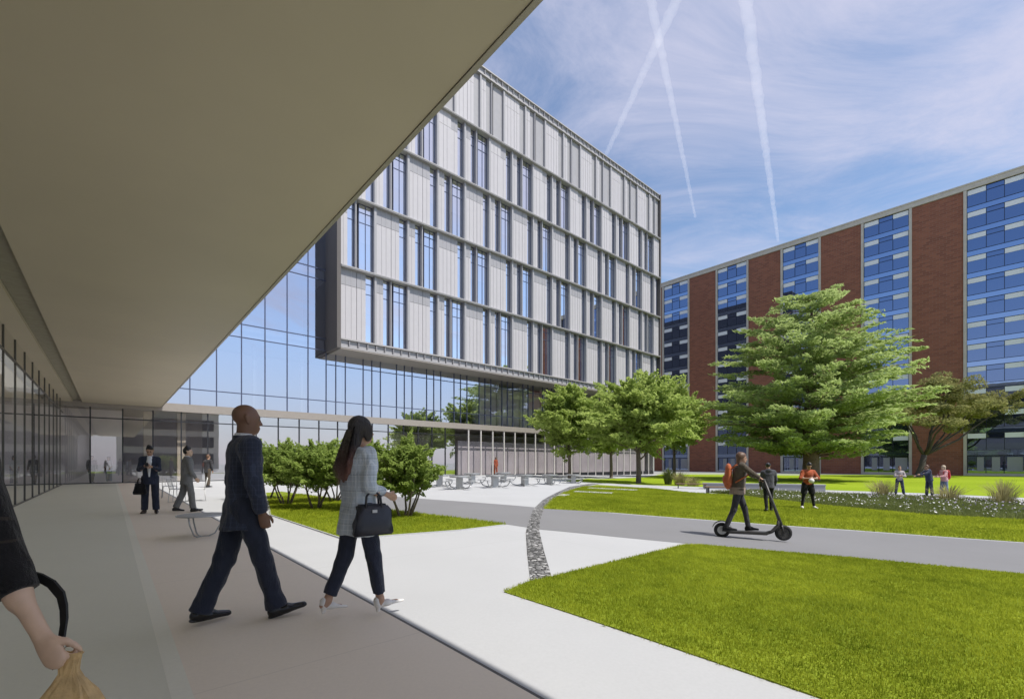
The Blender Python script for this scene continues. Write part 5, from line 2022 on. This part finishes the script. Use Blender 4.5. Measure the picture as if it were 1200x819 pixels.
person('person in a pale top and dark trousers standing with folded arms', 1.62, p13, D(-115), dict(
    legL=(6, 4, 0), legR=(4, 2, 0), splay=.12, armL=(22, 14, 80, 62), armR=(22, 14, 80, 62), vox=.015, skin=M['skin_tan'],
    trousers=dict(mat=M['indigo']), shoes=M['blackshoe'], jacket=dict(mat=M['paleshirt'], hem=.06, ease=.015), hair=dict(kind='short', mat=M['hairbrown'])))
p14 = ground_at(1089, 581.5)
person('student in a deep blue jacket stretching an arm out to the left', 1.70, p14, D(170), dict(
    legL=(-4, 4, 0), legR=(6, 4, 0), armL=(62, 10, 16, 8), armR=(50, 10, 20, 4), lean=12, vox=.015, skin=M['skin_tan'],
    trousers=dict(mat=M['indigo']), shoes=M['brownshoe'], jacket=dict(mat=M['indigo'], hem=.10, ease=.04, hood=1), hair=dict(kind='short', mat=M['hairbrown'])))
p15 = ground_at(1106.5, 582)
q15, i15 = person('student with fair hair, pink jacket and jeans, wearing a red backpack', 1.68, p15, D(178), dict(
    fem=1, legL=(-4, 4, 0), legR=(6, 4, 0), armL=(30, 8, 50, 12), armR=(30, 8, 50, 12), vox=.015, skin=M['skin_pale'], lean=5,
    trousers=dict(mat=M['denim']), shoes=M['whiteshoe'], jacket=dict(mat=M['pink'], hem=.08, ease=.03), hair=dict(kind='bob', mat=M['hairash'], len=-.09)))
backpack('red backpack worn by the student in the pink jacket', i15, M['packred'], vox=.014)

# --- cropped person at the left edge: only an arm and part of the back are in view
p0 = Vector((-1.86, 1.36, .012))
A = D(70)
inv = Matrix.Rotation(-A, 3, 'Z')
loc_of = lambda x, y, z: np.array(inv @ (Vector((x, y, z)) - p0))
cw, ic = person('person in a black knit top cut off by the left edge, carrying a paper bag', 1.66, p0, A, dict(
    fem=1, legL=(10, 4, 0), legR=(-8, 6, 0), lean=4, vox=.0075, skin=M['skin_pale'], armL=(0, 8, 10, 4),
    armR_pts=(loc_of(-1.645, 1.37, 1.345), loc_of(-1.527, 1.375, 1.015), loc_of(-1.402, 1.36, .828)),
    palmR=(.85, 0, -.5), curlR=64, trousers=dict(mat=M['blackcloth']), shoes=M['blackshoe'],
    jacket=dict(mat=M['bandblack'], hem=.20, ease=.02, sleeve=(.062, .058, .054), cuff=(.30, .30), amp=.004), hair=dict(kind='bob', mat=M['hairblack'], len=-.2)))
M['paper'] = plain('crumpled brown paper', (0.55, 0.37, 0.17), .7, 0, .35, 16, .5, 30)
M['label'] = plain('pale paper label', (0.66, 0.64, 0.58), .7)
wr0 = to_world(ic, ic['arms']['R'][2]); el0 = to_world(ic, ic['arms']['R'][1])
hdv = (wr0 - el0).normalized()
grip = wr0 + hdv * .105
pbg = empty('paper_bag', 'crumpled brown paper bag gripped by the cropped person', 'bag', grip + Vector((.000, .028, -.272)), D(20))
bm = bmesh.new()
rings = []
rr = rnd(4)
for z, w, d in ((0, .115, .065), (.06, .12, .07), (.14, .115, .066), (.20, .09, .05), (.25, .055, .03), (.285, .03, .022), (.315, .032, .022), (.340, .040, .026), (.352, .044, .028)):
    ring = []
    for k in range(28):
        a = 2 * math.pi * k / 28
        q = 1 + rr.uniform(-.09, .09)
        ring.append(bm.verts.new((w * q * math.copysign(abs(math.cos(a)) ** .6, math.cos(a)), d * q * math.copysign(abs(math.sin(a)) ** .6, math.sin(a)), z + rr.uniform(-.006, .006))))
    rings.append(ring)
for a, b in zip(rings[:-1], rings[1:]):
    for k in range(28): bm.faces.new((a[k], a[(k + 1) % 28], b[(k + 1) % 28], b[k]))
bm.faces.new(list(reversed(rings[0]))); bm.faces.new(rings[-1])
from_bm('bag_body', bm, M['paper'], pbg)
bm = bmesh.new(); bx(bm, .01, .075, -.082, -.076, .07, .15)
from_bm('paper_label', bm, M['label'], pbg)
pbg.scale = (.74, .74, .86)
M['strapblk'] = plain('black webbing', (0.012, 0.012, 0.013), .7)
st = empty('shoulder_strap', 'black webbing strap looping from the black sleeve to the hand with the paper bag', 'strap', el0 + Vector((.075, .03, -.06)))
bm = bmesh.new()
sp = [(-.12, .045, .05), (-.06, .05, .03), (-.02, .05, .008), (.015, .045, -.026), (.034, .035, -.062), (.050, .02, -.10), (.062, .0, -.145), (.072, -.02, -.19), (.076, -.03, -.22)]
for (x0, y0, z0), (x1, y1, z1) in zip(sp[:-1], sp[1:]):
    hexa(bm, [(x0 - .010, y0 - .004, z0 - .01), (x0 + .010, y0 - .004, z0 + .01), (x0 + .010, y0 + .004, z0 + .01), (x0 - .010, y0 + .004, z0 - .01),
              (x1 - .010, y1 - .004, z1 - .01), (x1 + .010, y1 - .004, z1 + .01), (x1 + .010, y1 + .004, z1 + .01), (x1 - .010, y1 + .004, z1 - .01)])
bmesh.ops.recalc_face_normals(bm, faces=bm.faces[:])
from_bm('webbing', bm, M['strapblk'], st)
# ================================================================== SKY, CONTRAILS, SUN, CAMERA
def contrail(label, p0, p1, r0, r1, alt, dens, seed):
    """long thin vapour trail at its own height"""
    def pt(px, py):
        d = Vector(((px - CX) / FPX, 1, (CY - py) / FPX)); return d * (alt / d.z)
    a, b = pt(*p0), pt(*p1)
    e = a + (a - b) * .35
    bm = bmesh.new()
    rr = rnd(seed)
    n = 130
    pts, rad = [], []
    for i in range(n + 1):
        t = i / n
        pts.append(e.lerp(b, t) + Vector((rr.uniform(-1, 1), rr.uniform(-1, 1), rr.uniform(-1, 1))) * .16 * r0 * (1 - t * .5))
        rad.append((r0 + (r1 - r0) * t) * rr.uniform(.90, 1.10))
    rad[-1] = .2
    tube(bm, pts, rad, 12)
    o = from_bm('contrail', bm, None, None, True)
    m = bpy.data.materials.new('vapour %d' % seed); m.use_nodes = True
    nt = m.node_tree; nt.nodes.clear()
    out = nt.nodes.new('ShaderNodeOutputMaterial'); v = nt.nodes.new('ShaderNodeVolumePrincipled')
    v.inputs['Color'].default_value = (1, 1, 1, 1); v.inputs['Density'].default_value = dens
    v.inputs['Anisotropy'].default_value = 0.0
    nt.links.new(v.outputs[0], out.inputs['Volume'])
    o.data.materials.append(m)
    tag(o, label, 'contrail', 'white vapour trails across the sky')


contrail('white vapour trail slanting down to the left above the pale block', (795, -5), (710, 181), 8, 4.5, 620, .013, 1)
contrail('white vapour trail crossing the slanted one and fading downwards right', (762, -5), (815, 255), 7.5, 3, 640, .014, 2)
contrail('broadest white vapour trail, standing alone over the gap', (873, -5), (912, 283), 11, 4, 660, .011, 3)

A_N, A_B = 0.150, 0.62
sv = Vector((NX * A_N - MX * A_B, NY * A_N - MY * A_B, 1.0)).normalized()
sun_el = math.asin(sv.z)
sun_az = math.atan2(sv.x, sv.y)
ld = bpy.data.lights.new('sun', 'SUN')
ld.energy = 2.3
ld.angle = math.radians(.53)
ld.color = (1.0, .955, .89)
lo_ = bpy.data.objects.new('sun', ld)
COL.objects.link(lo_)
lo_.rotation_euler = (-sv).to_track_quat('-Z', 'Y').to_euler()
lo_.location = (0, 0, 60)

wd = bpy.data.worlds.new('World')
SC.world = wd
wd.use_nodes = True
nt = wd.node_tree
nt.nodes.clear()
out = nt.nodes.new('ShaderNodeOutputWorld')
bg = nt.nodes.new('ShaderNodeBackground')
sky = nt.nodes.new('ShaderNodeTexSky')
sky.sky_type = 'NISHITA'
sky.sun_disc = False
sky.sun_elevation = sun_el
sky.sun_rotation = sun_az
sky.air_density, sky.dust_density, sky.ozone_density = 1.0, 0.6, 2.0


def wn(t, **kw):
    n_ = nt.nodes.new(t)
    for k_, v_ in kw.items(): setattr(n_, k_, v_)
    return n_


tc = wn('ShaderNodeTexCoord')
sep = wn('ShaderNodeSeparateXYZ'); nt.links.new(tc.outputs['Generated'], sep.inputs[0])
zz = wn('ShaderNodeMath', operation='MAXIMUM'); nt.links.new(sep.outputs[2], zz.inputs[0]); zz.inputs[1].default_value = .06


def div(a):
    n_ = wn('ShaderNodeMath', operation='DIVIDE'); nt.links.new(a, n_.inputs[0]); nt.links.new(zz.outputs[0], n_.inputs[1]); return n_.outputs[0]


cmb = wn('ShaderNodeCombineXYZ'); nt.links.new(div(sep.outputs[0]), cmb.inputs[0]); nt.links.new(div(sep.outputs[1]), cmb.inputs[1])


def cl(scale, rotz, sx, sy, detail, rough, off=(0, 0, 0), dist=0.6):
    mp = wn('ShaderNodeMapping'); mp.inputs['Scale'].default_value = (sx, sy, 1); mp.inputs['Rotation'].default_value = (0, 0, rotz); mp.inputs['Location'].default_value = off
    nt.links.new(cmb.outputs[0], mp.inputs[0])
    n_ = wn('ShaderNodeTexNoise'); n_.inputs['Scale'].default_value = scale; n_.inputs['Detail'].default_value = detail; n_.inputs['Roughness'].default_value = rough
    n_.inputs['Distortion'].default_value = dist
    nt.links.new(mp.outputs[0], n_.inputs['Vector'])
    return n_.outputs['Fac']


def mth(op, a, b):
    n_ = wn('ShaderNodeMath', operation=op)
    for i, v in enumerate((a, b)):
        if hasattr(v, 'links'): nt.links.new(v, n_.inputs[i])
        else: n_.inputs[i].default_value = v
    return n_.outputs[0]


big = cl(.55, .5, 1, 1, 3, .5, (3.1, 1.7, 0))
wisp = cl(1.7, -.62, .75, 1.35, 9, .68, (.4, .2, 0), .7)
f = mth('ADD', mth('MULTIPLY', big, .55), mth('MULTIPLY', wisp, .5))
# more cloud high and to the right, clear blue low over the gap
bias = mth('ADD', mth('MULTIPLY', sep.outputs[2], .50), mth('MULTIPLY', sep.outputs[0], .16))
f = mth('ADD', f, mth('SUBTRACT', bias, .30))
mr = wn('ShaderNodeMapRange'); mr.interpolation_type = 'SMOOTHSTEP'
nt.links.new(f, mr.inputs[0]); mr.inputs[1].default_value = .40; mr.inputs[2].default_value = .74; mr.inputs[4].default_value = .85
hz_ = wn('ShaderNodeMapRange'); hz_.interpolation_type = 'SMOOTHSTEP'
nt.links.new(sep.outputs[2], hz_.inputs[0]); hz_.inputs[1].default_value = .30; hz_.inputs[2].default_value = 0.0; hz_.inputs[3].default_value = 0.0; hz_.inputs[4].default_value = .80
mixn = wn('ShaderNodeMix', data_type='RGBA')
nt.links.new(mth('MAXIMUM', mr.outputs[0], hz_.outputs[0]), mixn.inputs[0])
nt.links.new(sky.outputs[0], mixn.inputs[6])
mixn.inputs[7].default_value = (3.9, 3.88, 4.75, 1)
nt.links.new(mixn.outputs[2], bg.inputs['Color'])
bg.inputs['Strength'].default_value = 0.085
nt.links.new(bg.outputs[0], out.inputs[0])

cam = bpy.data.cameras.new('camera')
co = bpy.data.objects.new('camera', cam)
COL.objects.link(co)
co.location = (0, 0, EYE)
co.rotation_euler = (math.pi / 2, 0, 0)
cam.lens = 16.0
cam.sensor_width = 36.0
cam.shift_y = (CY - 409.5) / 1200
cam.clip_start = .05
cam.clip_end = 6000
SC.camera = co
SC.render.engine = 'CYCLES'
SC.cycles.max_bounces = 10
SC.cycles.transparent_max_bounces = 24
SC.cycles.diffuse_bounces = 5
SC.cycles.glossy_bounces = 4
SC.cycles.volume_bounces = 1
SC.cycles.use_denoising = True
SC.cycles.sample_clamp_indirect = 6
SC.view_settings.view_transform = 'Standard'
SC.view_settings.look = 'None'
SC.view_settings.exposure = 1.12
SC.view_settings.gamma = 1.0
